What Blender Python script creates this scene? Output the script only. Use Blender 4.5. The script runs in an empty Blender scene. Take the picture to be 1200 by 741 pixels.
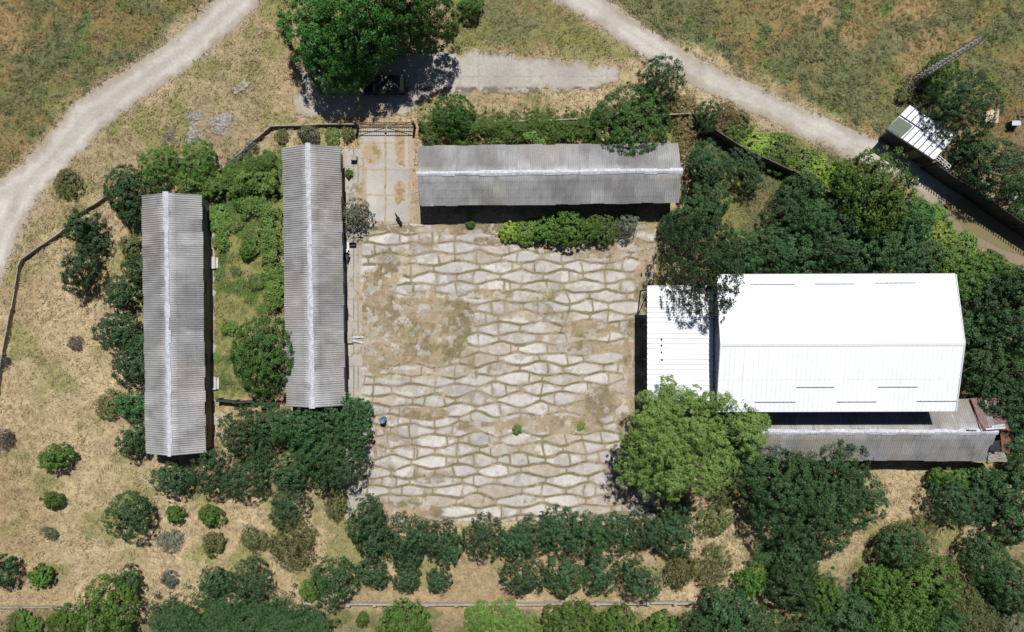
import bpy, bmesh, math, random
import numpy as np
from mathutils import Vector, Matrix

# ------------------------------------------------------------------ camera, sky, sun
SC = bpy.context.scene
COL = SC.collection
ALT = 65.0                       # drone height in metres, looking straight down
PPM = 12.5                       # photograph pixels per metre on the ground
cam = bpy.data.objects.new('camera', bpy.data.cameras.new('camera'))
COL.objects.link(cam)
cam.location = (0, 0, ALT)
cam.rotation_euler = (0, 0, 0)
cam.data.sensor_width = 36
cam.data.lens = 18.0 / (48.0 / ALT)
cam.data.clip_end = 6000
SC.camera = cam

SUN = Vector((0.071, 0.55, 1.0)).normalized()
w = bpy.data.worlds.new('World'); SC.world = w; w.use_nodes = True
nt = w.node_tree
sky = nt.nodes.new('ShaderNodeTexSky'); sky.sky_type = 'NISHITA'; sky.sun_disc = False
sky.sun_elevation = math.asin(SUN.z); sky.sun_rotation = math.atan2(SUN.x, SUN.y)
sky.air_density = 0.75; sky.dust_density = 0.2
nt.links.new(sky.outputs[0], nt.nodes['Background'].inputs[0])
nt.nodes['Background'].inputs[1].default_value = 0.05
sl = bpy.data.lights.new('sun', 'SUN'); sl.energy = 5.0; sl.angle = math.radians(0.55); sl.color = (1, 0.975, 0.935)
so = bpy.data.objects.new('sun', sl); COL.objects.link(so)
so.rotation_euler = (-SUN).to_track_quat('-Z', 'Y').to_euler()
so.location = (10, 60, 120)
SC.view_settings.view_transform = 'Standard'; SC.view_settings.look = 'None'
SC.view_settings.exposure = 0.0; SC.view_settings.gamma = 1.0
SC.view_settings.use_curve_mapping = False
SC.cycles.max_bounces = 6; SC.cycles.diffuse_bounces = 2; SC.cycles.transmission_bounces = 3
SC.cycles.transparent_max_bounces = 4
SC.render.engine = 'CYCLES'

def W(px, py, z=0.0):
    k = (ALT - z) / ALT / PPM
    return ((px - 600) * k, -(py - 370.5) * k)

# ------------------------------------------------------------------ numpy noise
_tab = {}
def vnoise(x, y, scale, seed=0):
    if seed not in _tab:
        _tab[seed] = np.random.RandomState(seed + 11).rand(256, 256)
    T = _tab[seed]
    x = np.asarray(x, float) / scale + 1000.3; y = np.asarray(y, float) / scale + 1000.7
    ix = np.floor(x).astype(int); iy = np.floor(y).astype(int)
    fx = x - ix; fy = y - iy
    fx = fx * fx * (3 - 2 * fx); fy = fy * fy * (3 - 2 * fy)
    a = T[ix & 255, iy & 255]; b = T[(ix + 1) & 255, iy & 255]
    c = T[ix & 255, (iy + 1) & 255]; d = T[(ix + 1) & 255, (iy + 1) & 255]
    return (a * (1 - fx) + b * fx) * (1 - fy) + (c * (1 - fx) + d * fx) * fy
def fbm(x, y, scale, octv=4, seed=0):
    s = 0; amp = 1; tot = 0
    for i in range(octv):
        s = s + amp * vnoise(x, y, scale / 2 ** i, seed + i); tot += amp; amp *= 0.55
    return s / tot
def sstep(a, b, x):
    t = np.clip((x - a) / (b - a), 0, 1); return t * t * (3 - 2 * t)
def inpoly(X, Y, poly):
    r = np.zeros(np.shape(X), bool); n = len(poly)
    for i in range(n):
        x1, y1 = poly[i]; x2, y2 = poly[(i + 1) % n]
        if y1 == y2: continue
        c = ((y1 > Y) != (y2 > Y)) & (X < (x2 - x1) * (Y - y1) / (y2 - y1) + x1)
        r ^= c
    return r
def dseg(X, Y, pts):
    d = np.full(np.shape(X), 1e9)
    for (x1, y1), (x2, y2) in zip(pts[:-1], pts[1:]):
        vx, vy = x2 - x1, y2 - y1; L = vx * vx + vy * vy + 1e-9
        t = np.clip(((X - x1) * vx + (Y - y1) * vy) / L, 0, 1)
        d = np.minimum(d, np.hypot(X - x1 - t * vx, Y - y1 - t * vy))
    return d
def sdpoly(X, Y, poly):          # signed distance, positive inside
    d = dseg(X, Y, list(poly) + [poly[0]])
    return np.where(inpoly(X, Y, poly), d, -d)
def G(pts): return [W(*p) for p in pts]

# ------------------------------------------------------------------ materials
MATS = {}
def principled(name):
    m = bpy.data.materials.new(name); m.use_nodes = True
    return m, m.node_tree, m.node_tree.nodes['Principled BSDF']
def N(nt_, t, **kw):
    n = nt_.nodes.new(t)
    for k, v in kw.items(): setattr(n, k, v)
    return n
def mat_flat(name, col, rough=0.8, metal=0.0, var=0.25, scale=3.0, bump=0.0, spec=0.3):
    if name in MATS: return MATS[name]
    m, t, b = principled(name); MATS[name] = m
    tc = N(t, 'ShaderNodeTexCoord'); no = N(t, 'ShaderNodeTexNoise'); no.inputs['Scale'].default_value = scale
    no.inputs['Detail'].default_value = 6; no.inputs['Roughness'].default_value = 0.65
    t.links.new(tc.outputs['Object'], no.inputs['Vector'])
    r = N(t, 'ShaderNodeValToRGB'); r.color_ramp.elements[0].position = 0.3; r.color_ramp.elements[1].position = 0.7
    r.color_ramp.elements[0].color = tuple(max(0, c * (1 - var)) for c in col) + (1,)
    r.color_ramp.elements[1].color = tuple(min(1, c * (1 + var * 0.6)) for c in col) + (1,)
    t.links.new(no.outputs['Fac'], r.inputs[0]); t.links.new(r.outputs[0], b.inputs['Base Color'])
    b.inputs['Roughness'].default_value = rough; b.inputs['Metallic'].default_value = metal
    b.inputs['Specular IOR Level'].default_value = spec
    if bump:
        bp = N(t, 'ShaderNodeBump'); bp.inputs['Strength'].default_value = bump; bp.inputs['Distance'].default_value = 0.05
        t.links.new(no.outputs['Fac'], bp.inputs['Height']); t.links.new(bp.outputs[0], b.inputs['Normal'])
    return m
def mat_attr(name, rough=0.9, var=0.3, scale=6.0, bump=0.4, dist=0.06, spec=0.2, trans=0.0, stretch=(1, 1, 1), objvar=0.0):
    if name in MATS: return MATS[name]
    m, t, b = principled(name); MATS[name] = m
    at = N(t, 'ShaderNodeAttribute'); at.attribute_name = 'Col'
    out = at.outputs['Color']
    if var:
        tc = N(t, 'ShaderNodeTexCoord'); mp = N(t, 'ShaderNodeMapping'); mp.inputs['Scale'].default_value = stretch
        no = N(t, 'ShaderNodeTexNoise'); no.inputs['Scale'].default_value = scale
        no.inputs['Detail'].default_value = 8; no.inputs['Roughness'].default_value = 0.7
        t.links.new(tc.outputs['Object'], mp.inputs[0]); t.links.new(mp.outputs[0], no.inputs['Vector'])
        mr = N(t, 'ShaderNodeMapRange'); mr.inputs['From Min'].default_value = 0.3; mr.inputs['From Max'].default_value = 0.7
        mr.inputs['To Min'].default_value = 1 - var; mr.inputs['To Max'].default_value = 1 + var
        t.links.new(no.outputs['Fac'], mr.inputs['Value'])
        vm = N(t, 'ShaderNodeVectorMath', operation='SCALE')
        t.links.new(out, vm.inputs[0]); t.links.new(mr.outputs[0], vm.inputs['Scale']); out = vm.outputs[0]
        if bump:
            bp = N(t, 'ShaderNodeBump'); bp.inputs['Strength'].default_value = bump; bp.inputs['Distance'].default_value = dist
            t.links.new(no.outputs['Fac'], bp.inputs['Height']); t.links.new(bp.outputs[0], b.inputs['Normal'])
    if objvar:
        oi = N(t, 'ShaderNodeObjectInfo'); mr2 = N(t, 'ShaderNodeMapRange')
        mr2.inputs['To Min'].default_value = 1 - objvar; mr2.inputs['To Max'].default_value = 1 + objvar
        t.links.new(oi.outputs['Random'], mr2.inputs['Value'])
        hs = N(t, 'ShaderNodeHueSaturation')
        mr3 = N(t, 'ShaderNodeMapRange'); mr3.inputs['To Min'].default_value = 0.485; mr3.inputs['To Max'].default_value = 0.515
        t.links.new(oi.outputs['Random'], mr3.inputs['Value'])
        t.links.new(mr3.outputs[0], hs.inputs['Hue']); t.links.new(mr2.outputs[0], hs.inputs['Value'])
        t.links.new(out, hs.inputs['Color']); out = hs.outputs[0]
    t.links.new(out, b.inputs['Base Color'])
    b.inputs['Roughness'].default_value = rough; b.inputs['Specular IOR Level'].default_value = spec
    if trans:
        tr = N(t, 'ShaderNodeBsdfTranslucent'); mx = N(t, 'ShaderNodeMixShader'); mx.inputs[0].default_value = trans
        t.links.new(out, tr.inputs['Color']); t.links.new(b.outputs[0], mx.inputs[1]); t.links.new(tr.outputs[0], mx.inputs[2])
        t.links.new(mx.outputs[0], t.nodes['Material Output'].inputs['Surface'])
    return m

# ------------------------------------------------------------------ mesh helpers
def mesh_np(name, verts, faces, nper, cols=None, mat=None, smooth=False):
    """verts (n,3), faces (m,nper) int; cols (n,3) per point."""
    me = bpy.data.meshes.new(name)
    v = np.ascontiguousarray(verts, np.float32); f = np.ascontiguousarray(faces, np.int32)
    me.vertices.add(len(v)); me.vertices.foreach_set('co', v.ravel())
    me.loops.add(f.size); me.loops.foreach_set('vertex_index', f.ravel())
    me.polygons.add(len(f)); me.polygons.foreach_set('loop_start', np.arange(0, f.size, nper, dtype=np.int32))
    me.polygons.foreach_set('loop_total', np.full(len(f), nper, np.int32))
    me.polygons.foreach_set('use_smooth', np.full(len(f), bool(smooth)))
    me.update(calc_edges=True)
    if cols is not None:
        a = me.color_attributes.new('Col', 'FLOAT_COLOR', 'POINT')
        c = np.ones((len(v), 4), np.float32); c[:, :3] = cols
        a.data.foreach_set('color', c.ravel())
    if mat: me.materials.append(mat)
    return me
def link(name, me, parent=None, loc=None):
    o = bpy.data.objects.new(name, me); COL.objects.link(o)
    if parent is not None: o.parent = parent
    if loc is not None: o.location = loc
    return o
def tag(o, label=None, cat=None, group=None, kind=None):
    if label: o['label'] = label
    if cat: o['category'] = cat
    if group: o['group'] = group
    if kind: o['kind'] = kind
    return o
def thing(name, label, cat, loc=(0, 0, 0), rz=0.0, group=None):
    o = bpy.data.objects.new(name, None); COL.objects.link(o); o.empty_display_size = 0.3
    o.location = loc; o.rotation_euler = (0, 0, rz)
    return tag(o, label, cat, group)

class MB:
    def __init__(s): s.v = []; s.f = []
    def add(s, vs, fs):
        b = len(s.v); s.v += [tuple(v) for v in vs]; s.f += [tuple(b + i for i in f) for f in fs]; return s
    def box(s, c, d, rz=0.0, M=None):
        x, y, z = [q / 2 for q in d]
        vs = [Vector((a * x, b * y, e * z)) for a in (-1, 1) for b in (-1, 1) for e in (-1, 1)]
        R = Matrix.Rotation(rz, 3, 'Z') if M is None else M
        vs = [R @ v + Vector(c) for v in vs]
        return s.add(vs, [(0, 1, 3, 2), (4, 6, 7, 5), (0, 4, 5, 1), (2, 3, 7, 6), (0, 2, 6, 4), (1, 5, 7, 3)])
    def bar(s, a, b, w_, h_=None):
        a = Vector(a); b = Vector(b); d = b - a
        M = d.to_track_quat('X', 'Z').to_matrix()
        return s.box((a + b) / 2, (d.length, w_, h_ or w_), M=M)
    def tube(s, pts, rad, n=6, cap=True):
        pts = [Vector(p) for p in pts]
        if not hasattr(rad, '__len__'): rad = [rad] * len(pts)
        rings = []; vs = []
        for i, p in enumerate(pts):
            d = (pts[min(i + 1, len(pts) - 1)] - pts[max(i - 1, 0)]).normalized()
            q = d.to_track_quat('Z', 'X').to_matrix()
            for k in range(n):
                a = 2 * math.pi * k / n
                vs.append(p + q @ Vector((math.cos(a) * rad[i], math.sin(a) * rad[i], 0)))
        fs = []
        for i in range(len(pts) - 1):
            for k in range(n):
                fs.append((i * n + k, i * n + (k + 1) % n, (i + 1) * n + (k + 1) % n, (i + 1) * n + k))
        if cap:
            fs.append(tuple(range(n))[::-1]); fs.append(tuple((len(pts) - 1) * n + k for k in range(n)))
        return s.add(vs, fs)
    def prism(s, poly, z0, z1):      # poly list xy, extruded
        n = len(poly); vs = [(x, y, z0) for x, y in poly] + [(x, y, z1) for x, y in poly]
        return s.add(vs, [tuple(range(n))[::-1], tuple(range(n, 2 * n))] + [(i, (i + 1) % n, n + (i + 1) % n, n + i) for i in range(n)])
    def mesh(s, name, mat, smooth=False):
        me = bpy.data.meshes.new(name); me.from_pydata(s.v, [], s.f); me.materials.append(mat)
        bm = bmesh.new(); bm.from_mesh(me); bmesh.ops.recalc_face_normals(bm, faces=bm.faces); bm.to_mesh(me); bm.free()
        if smooth: me.polygons.foreach_set('use_smooth', [True] * len(me.polygons))
        return me
    def build(s, name, mat, parent=None, smooth=False, bevel=0.0):
        o = link(name, s.mesh(name, mat, smooth), parent)
        if bevel:
            b = o.modifiers.new('bevel', 'BEVEL'); b.width = bevel; b.segments = 2; b.limit_method = 'ANGLE'
        return o
def copy_tree(o, parent=None):
    c = o.copy(); COL.objects.link(c); c.parent = parent
    for ch in list(o.children): copy_tree(ch, c)
    return c

# ------------------------------------------------------------------ layout outlines (photograph pixels on the ground)
ROAD_L = [(318, -30), (300, 10), (272, 36), (236, 67), (190, 101), (142, 135), (110, 163), (81, 192), (60, 214), (44, 233), (33, 252), (17, 287), (0, 331), (-25, 385),
          (-60, 385), (-60, 240), (0, 209), (22, 196), (40, 179), (62, 152), (84, 125), (104, 108), (125, 94), (165, 71), (205, 42), (253, 0), (280, -30)]
ROAD_R = [(690, -20), (711, 0), (760, 34), (805, 61), (850, 84), (900, 108), (965, 137), (1028, 165), (1100, 205), (1150, 236), (1215, 275), (1260, 320), (1205, 318), (1150, 290), (1108, 262),
          (1088, 235), (1060, 212), (1030, 200), (994, 184), (945, 163), (900, 142), (850, 119), (802, 94), (772, 78), (745, 61), (722, 45), (690, 22), (650, 0), (625, -20)]
APRON_N = [(345, 82), (420, 70), (505, 58), (560, 61), (620, 66), (690, 72), (724, 84), (725, 93), (706, 101), (680, 106), (640, 104), (600, 110), (540, 110), (505, 114), (480, 130), (440, 141), (390, 138), (345, 136)]
YARD = [(422, 262), (770, 262), (764, 400), (760, 500), (770, 611), (424, 611)]
DRIVE = [(422, 147), (486, 147), (486, 262), (422, 262)]
POND = [(1112, 243), (1128, 232), (1160, 238), (1215, 270), (1240, 310), (1205, 306), (1168, 291), (1140, 275), (1118, 258)]
SIDEWALK = [(404, 176), (426, 176), (428, 610), (405, 610)]
gR_L, gR_R, gAP, gYD, gDR, gPD, gSW = map(G, (ROAD_L, ROAD_R, APRON_N, YARD, DRIVE, POND, SIDEWALK))

# green-ness and type zones of the ground
def zones(X, Y):
    """returns colour (…,3), green fraction, tall fraction for points of the open ground"""
    n1 = fbm(X, Y, 9, 4, 1); n2 = fbm(X, Y, 2.2, 4, 7); n3 = fbm(X, Y, 0.7, 3, 13)
    P = X * PPM + 600; Q = 370.5 - Y * PPM
    P = P + (n1 - .5) * 60; Q = Q + (n2 - .5) * 30
    straw = np.stack([0.43 + 0 * X, 0.338 + 0 * X, 0.205 + 0 * X], -1)
    straw2 = np.array([0.30, 0.215, 0.12]); olive = np.array([0.155, 0.155, 0.055]); green = np.array([0.075, 0.125, 0.03])
    brown = np.array([0.20, 0.145, 0.062]); dgreen = np.array([0.035, 0.07, 0.018])
    c = straw * (0.66 + 0.56 * n2 + .22 * (fbm(X * 1.8, Y, .7, 3, 49) - .5))[..., None]
    c = c + (straw2 - c) * (sstep(.5, .7, n1) * .6)[..., None]
    # field left of the left road
    sL = sdpoly(P, Q, [(-400, -400), (285, -400), (250, 0), (165, 70), (84, 122), (40, 176), (-10, 215), (-400, 300)])
    fL = sstep(-8, 12, sL)
    # field right of the right road
    sR = sdpoly(P, Q, [(660, -400), (690, -40), (710, 0), (805, 60), (900, 106), (1030, 165), (1140, 150), (1400, 120), (1400, -400)])
    fR = sstep(-8, 12, sR)
    # between the roads at the top
    fM = sstep(-6, 14, sdpoly(P, Q, [(530, -60), (640, -60), (730, 66), (620, 64), (530, 56)]))
    # strip south of the left road
    fS = sstep(-10, 20, sdpoly(P, Q, [(320, 10), (330, 150), (230, 215), (130, 225), (20, 305), (0, 350), (30, 250), (85, 195), (240, 70)]))
    fG = sstep(-4, 12, sdpoly(P, Q, [(236, 215), (330, 160), (333, 300), (333, 470), (246, 470)]))
    fE = sstep(-10, 20, sdpoly(P, Q, [(800, 130), (1010, 180), (1100, 260), (1300, 330), (1300, 520), (1180, 520), (1120, 470), (1120, 320), (830, 320), (790, 240)]))
    fB = sstep(-3, 10, sdpoly(P, Q, [(-300, 716), (700, 714), (900, 712), (1000, 660), (1300, 600), (1500, 1200), (-500, 1200)]))
    fH = sstep(-6, 8, sdpoly(P, Q, [(1140, 120), (1300, 110), (1300, 260), (1200, 250), (1120, 190)]))
    def mixc(c, tgt, m): return c + (tgt - c) * np.clip(m, 0, 1)[..., None]
    field = brown * (0.75 + 0.55 * n2)[..., None] + 0 * c
    field = mixc(field, olive, sstep(.42, .62, n1 * .6 + n3 * .4)); field = mixc(field, green, sstep(.56, .68, n2))
    field = mixc(field, straw[..., :] * np.array([.66, .58, .46]), sstep(.55, .72, fbm(X, Y, 5, 3, 31)) * .9)
    field = mixc(field, np.array([.105, .125, .06]), sstep(.52, .64, fbm(X, Y, 2.6, 4, 61)) * .75)
    c = mixc(c, field, fL * .95)
    c = mixc(c, field * 1.12, fR * .95)
    c = mixc(c, field * 1.15, fM * .85)
    s2 = mixc(straw * .78 * (0.7 + .6 * n2)[..., None], olive * 1.2, sstep(.47, .6, n2)); c = mixc(c, s2, fS * .8)
    g2 = mixc(olive * 1.35 + 0 * c, green, sstep(.42, .58, n2)); g2 = mixc(g2, straw * .7, sstep(.6, .72, n1 * .5 + n3 * .5)); c = mixc(c, g2, fG)
    e2 = mixc(dgreen + 0 * c, olive * .7, sstep(.55, .7, n2)); c = mixc(c, e2, fE * .8)
    b2 = mixc(straw * .55 + 0 * c, olive * .9, sstep(.40, .55, n2)); b2 = mixc(b2, green * .9, sstep(.55, .65, n1 * .5 + n2 * .5)); c = mixc(c, b2, fB * .8)
    c = mixc(c, brown * .8 + 0 * c, fH * .8)
    gpatch = sstep(.52, .68, fbm(X, Y, 3.5, 4, 55)); open_ = (1 - fL) * (1 - fR) * (1 - fG)
    c = mixc(c, olive * 1.35, gpatch * .75 * open_)
    # worn bare soil round the edges of the roads
    rd = np.minimum(np.abs(sdpoly(X, Y, gR_L)), np.abs(sdpoly(X, Y, gR_R)))
    c = mixc(c, np.array([.33, .27, .20]), sstep(1.0, 0.1, rd + n3 * .6) * .7)
    tall = np.clip(.55 + .6 * (n2 - .5) + .25 * (fL + fR), 0.2, 1.2)
    grn = np.clip(fL * .6 + fR * .7 + fG + fE + fB * .8 + fM * .7 + fS * .35 + gpatch * .25, 0, 1)
    return np.clip(c, 0.004, .8), grn, tall

# ------------------------------------------------------------------ ground sheet
def axis(a, b, step, far):
    core = np.arange(a, b + step / 2, step); out = []; d = step; x = b
    while x < far: d = min(d * 1.09, 120); x += d; out.append(x)
    out = np.array(out); return np.concatenate([(-out + (a + b))[::-1], core, out])
def grid_faces(nx, ny):
    i = np.arange(nx * ny).reshape(ny, nx)
    return np.stack([i[:-1, :-1], i[:-1, 1:], i[1:, 1:], i[1:, :-1]], -1).reshape(-1, 4)
gx = axis(-53, 53, 0.14, 2200); gy = axis(-35, 35, 0.14, 2200)
X, Y = np.meshgrid(gx, gy)
C, GR, TL = zones(X, Y)
hard = np.maximum.reduce([sdpoly(X, Y, p) for p in (gR_L, gR_R, gAP, gYD, gDR, gSW)])
def relief(X, Y):
    a = fbm(X, Y, 1.25, 4, 3) - .5; r_ = 1 - np.abs(fbm(X + a, Y - a, .8, 3, 43) - .5) * 5
    return a * .34 + np.clip(r_, -1, 1) * .04 + (fbm(X * 1.9, Y, .62, 3, 47) - .5) * .30
Z = relief(X, Y) * sstep(0.1, -.9, hard)
Z = Z - 0.03 - 0.06 * sstep(-.3, .4, hard)
Z = Z - .12 * sstep(-.2, .5, sdpoly(X, Y, gPD))
M_ground = mat_attr('ground_soil_and_grass', 0.95, 0.35, 5.0, 0.8, 0.10, 0.1)
me = mesh_np('ground', np.stack([X, Y, Z], -1).reshape(-1, 3), grid_faces(len(gx), len(gy)), 4, C.reshape(-1, 3), M_ground, True)
tag(link('ground', me), kind='structure')

def sheet(name, poly, z, res, colf, mat, rag=0.25, seed=5, zf=None):
    xs = [p[0] for p in poly]; ys = [p[1] for p in poly]
    ax = np.arange(max(min(xs) - .6, -56), min(max(xs) + .6, 56), res); ay = np.arange(max(min(ys) - .6, -38), min(max(ys) + .6, 38), res)
    X, Y = np.meshgrid(ax, ay)
    sd = sdpoly(X, Y, poly) + (fbm(X, Y, 1.1, 4, seed) - .5) * rag * 2
    C = colf(X, Y, sd); Zz = np.full(X.shape, z) if zf is None else z + zf(X, Y, sd)
    Zz = Zz - .09 * sstep(.10, -.15, sd)
    F = grid_faces(len(ax), len(ay)); keep = (sd.ravel()[F] > -.12).any(1); F = F[keep]
    used, inv = np.unique(F, return_inverse=True)
    V = np.stack([X, Y, Zz], -1).reshape(-1, 3)[used]
    me = mesh_np(name, V, inv.reshape(-1, 4), 4, np.clip(C, .004, .9).reshape(-1, 3)[used], mat, True)
    return tag(link(name, me), kind='structure')

def lerp(c, t, m): return c + (np.asarray(t) - c) * np.clip(m, 0, 1)[..., None]
M_road = mat_attr('dirt_road', 0.95, 0.14, 4.0, 0.6, 0.04, 0.15)
M_conc = mat_attr('old_concrete', 0.9, 0.18, 4.0, 0.4, 0.02, 0.2)
def road_col(X, Y, sd):
    n = fbm(X, Y, 2.5, 5, 21); n2 = fbm(X, Y, .5, 3, 22)
    c = np.array([.39, .358, .32]) * (0.70 + .50 * n + .12 * n2)[..., None]
    ed = sstep(.8, 0.0, sd + (n - .5)); c = lerp(c, (.33, .27, .19), ed * .75)
    tr = np.abs(np.abs(sd - 1.7 + (n - .5) * .5) - .75)        # wheel tracks follow the edges
    c = c * (1 + .16 * sstep(.5, .1, tr) - .10 * sstep(.62, .72, fbm(X, Y, 1.4, 4, 93)))[..., None]
    mid = sstep(.25, .0, np.abs(sd - 1.75 + (n - .5))) * sstep(.5, .65, fbm(X, Y, 4, 3, 90))
    c = lerp(c, (.34, .29, .2), mid * .35)
    mud = sstep(2.4, -.1, -sdpoly(X, Y, gPD) + (n - .5) * .8); c = lerp(c, (.22, .17, .11), mud * .9)
    return c
def road_z(X, Y, sd):
    return (fbm(X, Y, 1.6, 3, 44) - .5) * .05 - .05 * sstep(-.1, .5, sdpoly(X, Y, gPD))
sheet('dirt_road', gR_L, 0.0, .11, road_col, M_road, .5, 5, road_z)
sheet('dirt_road', gR_R, 0.0, .11, road_col, M_road, .35, 9, road_z)
def apron_col(X, Y, sd):
    n = fbm(X, Y, 3, 5, 61); n2 = fbm(X, Y, .6, 3, 62)
    c = np.array([.385, .355, .315]) * (.74 + .5 * n)[..., None]
    crack = sstep(.07, .0, np.abs(((X + n2 * .3) % 6.0) - 3.0)) * .5 + sstep(.05, 0, np.abs((Y + n2 * .25) - 22.6)) * .7
    c = lerp(c, (.16, .13, .08), crack * .6)
    c = lerp(c, (.27, .21, .13), sstep(.6, .0, sd + (n - .5) * 1.2) * .8)
    c = lerp(c, (.24, .22, .13), sstep(.56, .68, n2 * .5 + n * .5) * .35)
    # broken gritty southern edge
    q = 370.5 - Y * PPM
    c = lerp(c, (.17, .14, .11), sstep(100, 104, q) * sstep(112, 107, q) * sstep(.42, .55, n2))
    left = sstep(500, 440, X * PPM + 600)
    c = lerp(c, (.33, .26, .17), left * sstep(.42, .58, n) * .8)
    return c
sheet('concrete_apron', gAP, 0.004, .10, apron_col, M_conc, .9, 15)

# paved yard: long lens-shaped slabs in offset rows, olive joints, tan silt
def yard_fields(X, Y):
    p = X * PPM + 600; q = 370.5 - Y * PPM
    w1 = (fbm(X, Y, 4, 3, 70) - .5); w2 = (fbm(X, Y, 3, 3, 74) - .5)
    p_ = p + w1 * 20; q_ = q + w2 * 7 + .012 * (p - 600)
    PX, PY = 50.6, 11.85; A = 2.1 * (.45 + 1.1 * fbm(X, Y, 5, 3, 77))
    t = q_ / PY
    row = np.floor(t)
    def tri(pp):            # +1 at multiples of PX, flattened
        u = np.abs(((pp / PX) % 1.0) - .5) * 4 - 1
        return np.clip(u * 1.35, -1, 1)
    # joint lines j: y = j*PY + A*sgn*tri
    best = np.full(X.shape, 1e9); rid = np.zeros(X.shape)
    def jl(j): return j * PY + A * np.where(j % 2 == 0, 1, -1) * tri(p_ - 3)
    for k in (-1, 0, 1, 2):
        j = row + k; best = np.minimum(best, np.abs(q_ - jl(j)))
    up = q_ > jl(row + 1); dn = q_ < jl(row); rid = row + up - dn
    # lens centres: joint above bulges up -> row even offset
    off = np.where(rid % 2 == 0, PX / 2, 0) + 3
    s = (p_ - off) / PX + .5; ci = np.floor(s); fr = s - ci
    vj = np.minimum(fr, 1 - fr) * PX
    H = np.abs(np.sin(rid * 127.1 + ci * 311.7) * 43758.5453) % 1
    H2 = np.abs(np.sin(rid * 269.5 + ci * 183.3) * 24634.6345) % 1
    H3 = np.abs(np.sin(rid * 419.2 + ci * 71.9) * 13758.123) % 1
    # some slabs are made of two or three pieces
    cut = np.where(H < .62, np.abs(fr - (.24 + .52 * H2)) * PX, 99)
    cut2 = np.where(H3 < .28, np.abs(fr - (.76 - .3 * H)) * PX, 99)
    vj = np.minimum(vj, np.minimum(cut, cut2))
    piece = (fr > (.24 + .52 * H2)) & (H < .62)
    return p, q, best, vj, rid, ci, H, H2, H3, piece, fr
BARE = [(495, 385, 66, 46, .95), (455, 322, 32, 16, .7), (440, 380, 22, 74, .75), (690, 288, 75, 15, 1.0), (610, 282, 60, 9, .8), (756, 330, 16, 50, .7), (748, 425, 20, 60, .85), (690, 385, 40, 14, .8),
        (690, 408, 45, 9, .8), (640, 370, 60, 8, .5), (560, 500, 40, 9, .6), (650, 498, 60, 13, .85), (500, 485, 32, 10, .7), (745, 500, 28, 60, .8), (470, 600, 50, 16, .8), (700, 470, 40, 22, .6), (500, 560, 30, 8, .5),
        (575, 345, 40, 8, .6), (480, 440, 60, 8, .5), (440, 520, 14, 70, .4), (560, 268, 140, 6, .9), (590, 430, 20, 7, .5), (545, 590, 60, 8, .45), (740, 560, 30, 30, .6), (640, 345, 14, 10, .6)]
def yard_masks(X, Y):
    p, q, best, vj, rid, ci, H, H2, H3, piece, fr_ = yard_fields(X, Y)
    n = fbm(X, Y, 1.6, 4, 81); n2 = fbm(X, Y, .35, 3, 85)
    jw = 1.15 + (n - .5) * 2.4 + (n2 - .5) * 2.8
    edge = -2.0 * np.log(np.exp(-best / 2.0) + .75 * np.exp(-vj / 2.0) + 1e-9)
    joint = np.maximum(sstep(jw + .7, jw - .4, best), sstep(jw * .7 + .5, jw * .7 - .5, vj) * .85)
    bare = 0 * X
    for bx, by, rx, ry, a in BARE:
        d = ((p - bx) / rx) ** 2 + ((q - by) / ry) ** 2
        bare = np.maximum(bare, a * sstep(1.35, .35, d + (n - .5) * 1.1))
    # silted whole slabs / slab ends
    silt = np.where(H3 > .83, .8, 0) * sstep(.36, .5, n)
    silt = np.maximum(silt, np.where(piece & (H2 > .70), .8, .12) * sstep(.44, .58, n))
    silt = np.maximum(silt, sstep(6, 1.5, np.minimum(fr_, 1 - fr_) * 50.6 + (n - .42) * 24 + (n2 - .5) * 10) * .85)
    silt = np.maximum(silt, sstep(3.0, .6, edge + (n2 - .5) * 3.5 + (n - .5) * 3) * .9)
    bare = np.maximum(bare, sstep(.60, .68, fbm(X, Y, 2.6, 4, 99)) * .5)
    return p, q, joint, bare, silt, H, H2, n, n2
def yard_col(X, Y, sd):
    p, q, joint, bare, silt, H, H2, n, n2 = yard_masks(X, Y)
    stain = fbm(X, Y, 1.1, 4, 120)
    slab = np.array([.53, .50, .465]) * (.76 + .30 * H2 + .36 * (n - .5) + .28 * (n2 - .5) + .25 * (stain - .5))[..., None]
    slab = lerp(slab, (.27, .25, .24), sstep(.56, .7, stain) * .6)
    tan = np.array([.34, .265, .18]) * (.66 + .4 * n + .45 * (n2 - .2))[..., None]
    olive = np.array([.155, .125, .065]) * (.6 + .8 * n2)[..., None]
    green = np.array([.14, .17, .05]) * (.7 + .6 * n2)[..., None]
    c = lerp(slab, tan, silt * .8)
    c = lerp(c, olive * .95, joint * .88 * (.55 + .45 * sstep(.35, .55, fbm(X, Y, 1.0, 3, 151))))
    soil = lerp(tan, olive * 1.1, sstep(.46, .58, fbm(X, Y, 2.2, 4, 130)) * .7)
    chips = sstep(.54, .64, fbm(X, Y, .6, 3, 133)) * .6; soil = lerp(soil, slab, chips)
    c = lerp(c, soil, sstep(.35, .62, bare + (n2 - .5) * .35))
    gp = sstep(.60, .70, fbm(X, Y, 1.8, 4, 140) + .12 * joint); c = lerp(c, green, gp * .3 * np.maximum(joint, bare))
    return c
def yard_z(X, Y, sd):
    p, q, joint, bare, silt, H, H2, n, n2 = yard_masks(X, Y)
    return .03 * (1 - np.clip(joint + bare, 0, 1)) + (n - .5) * .02 + (H2 - .5) * .015
M_yard = mat_attr('weathered_paving', 0.92, 0.20, 9.0, 0.5, 0.03, 0.2)
sheet('courtyard_paving', gYD, 0.012, .062, yard_col, M_yard, .25, 25, yard_z)

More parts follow.
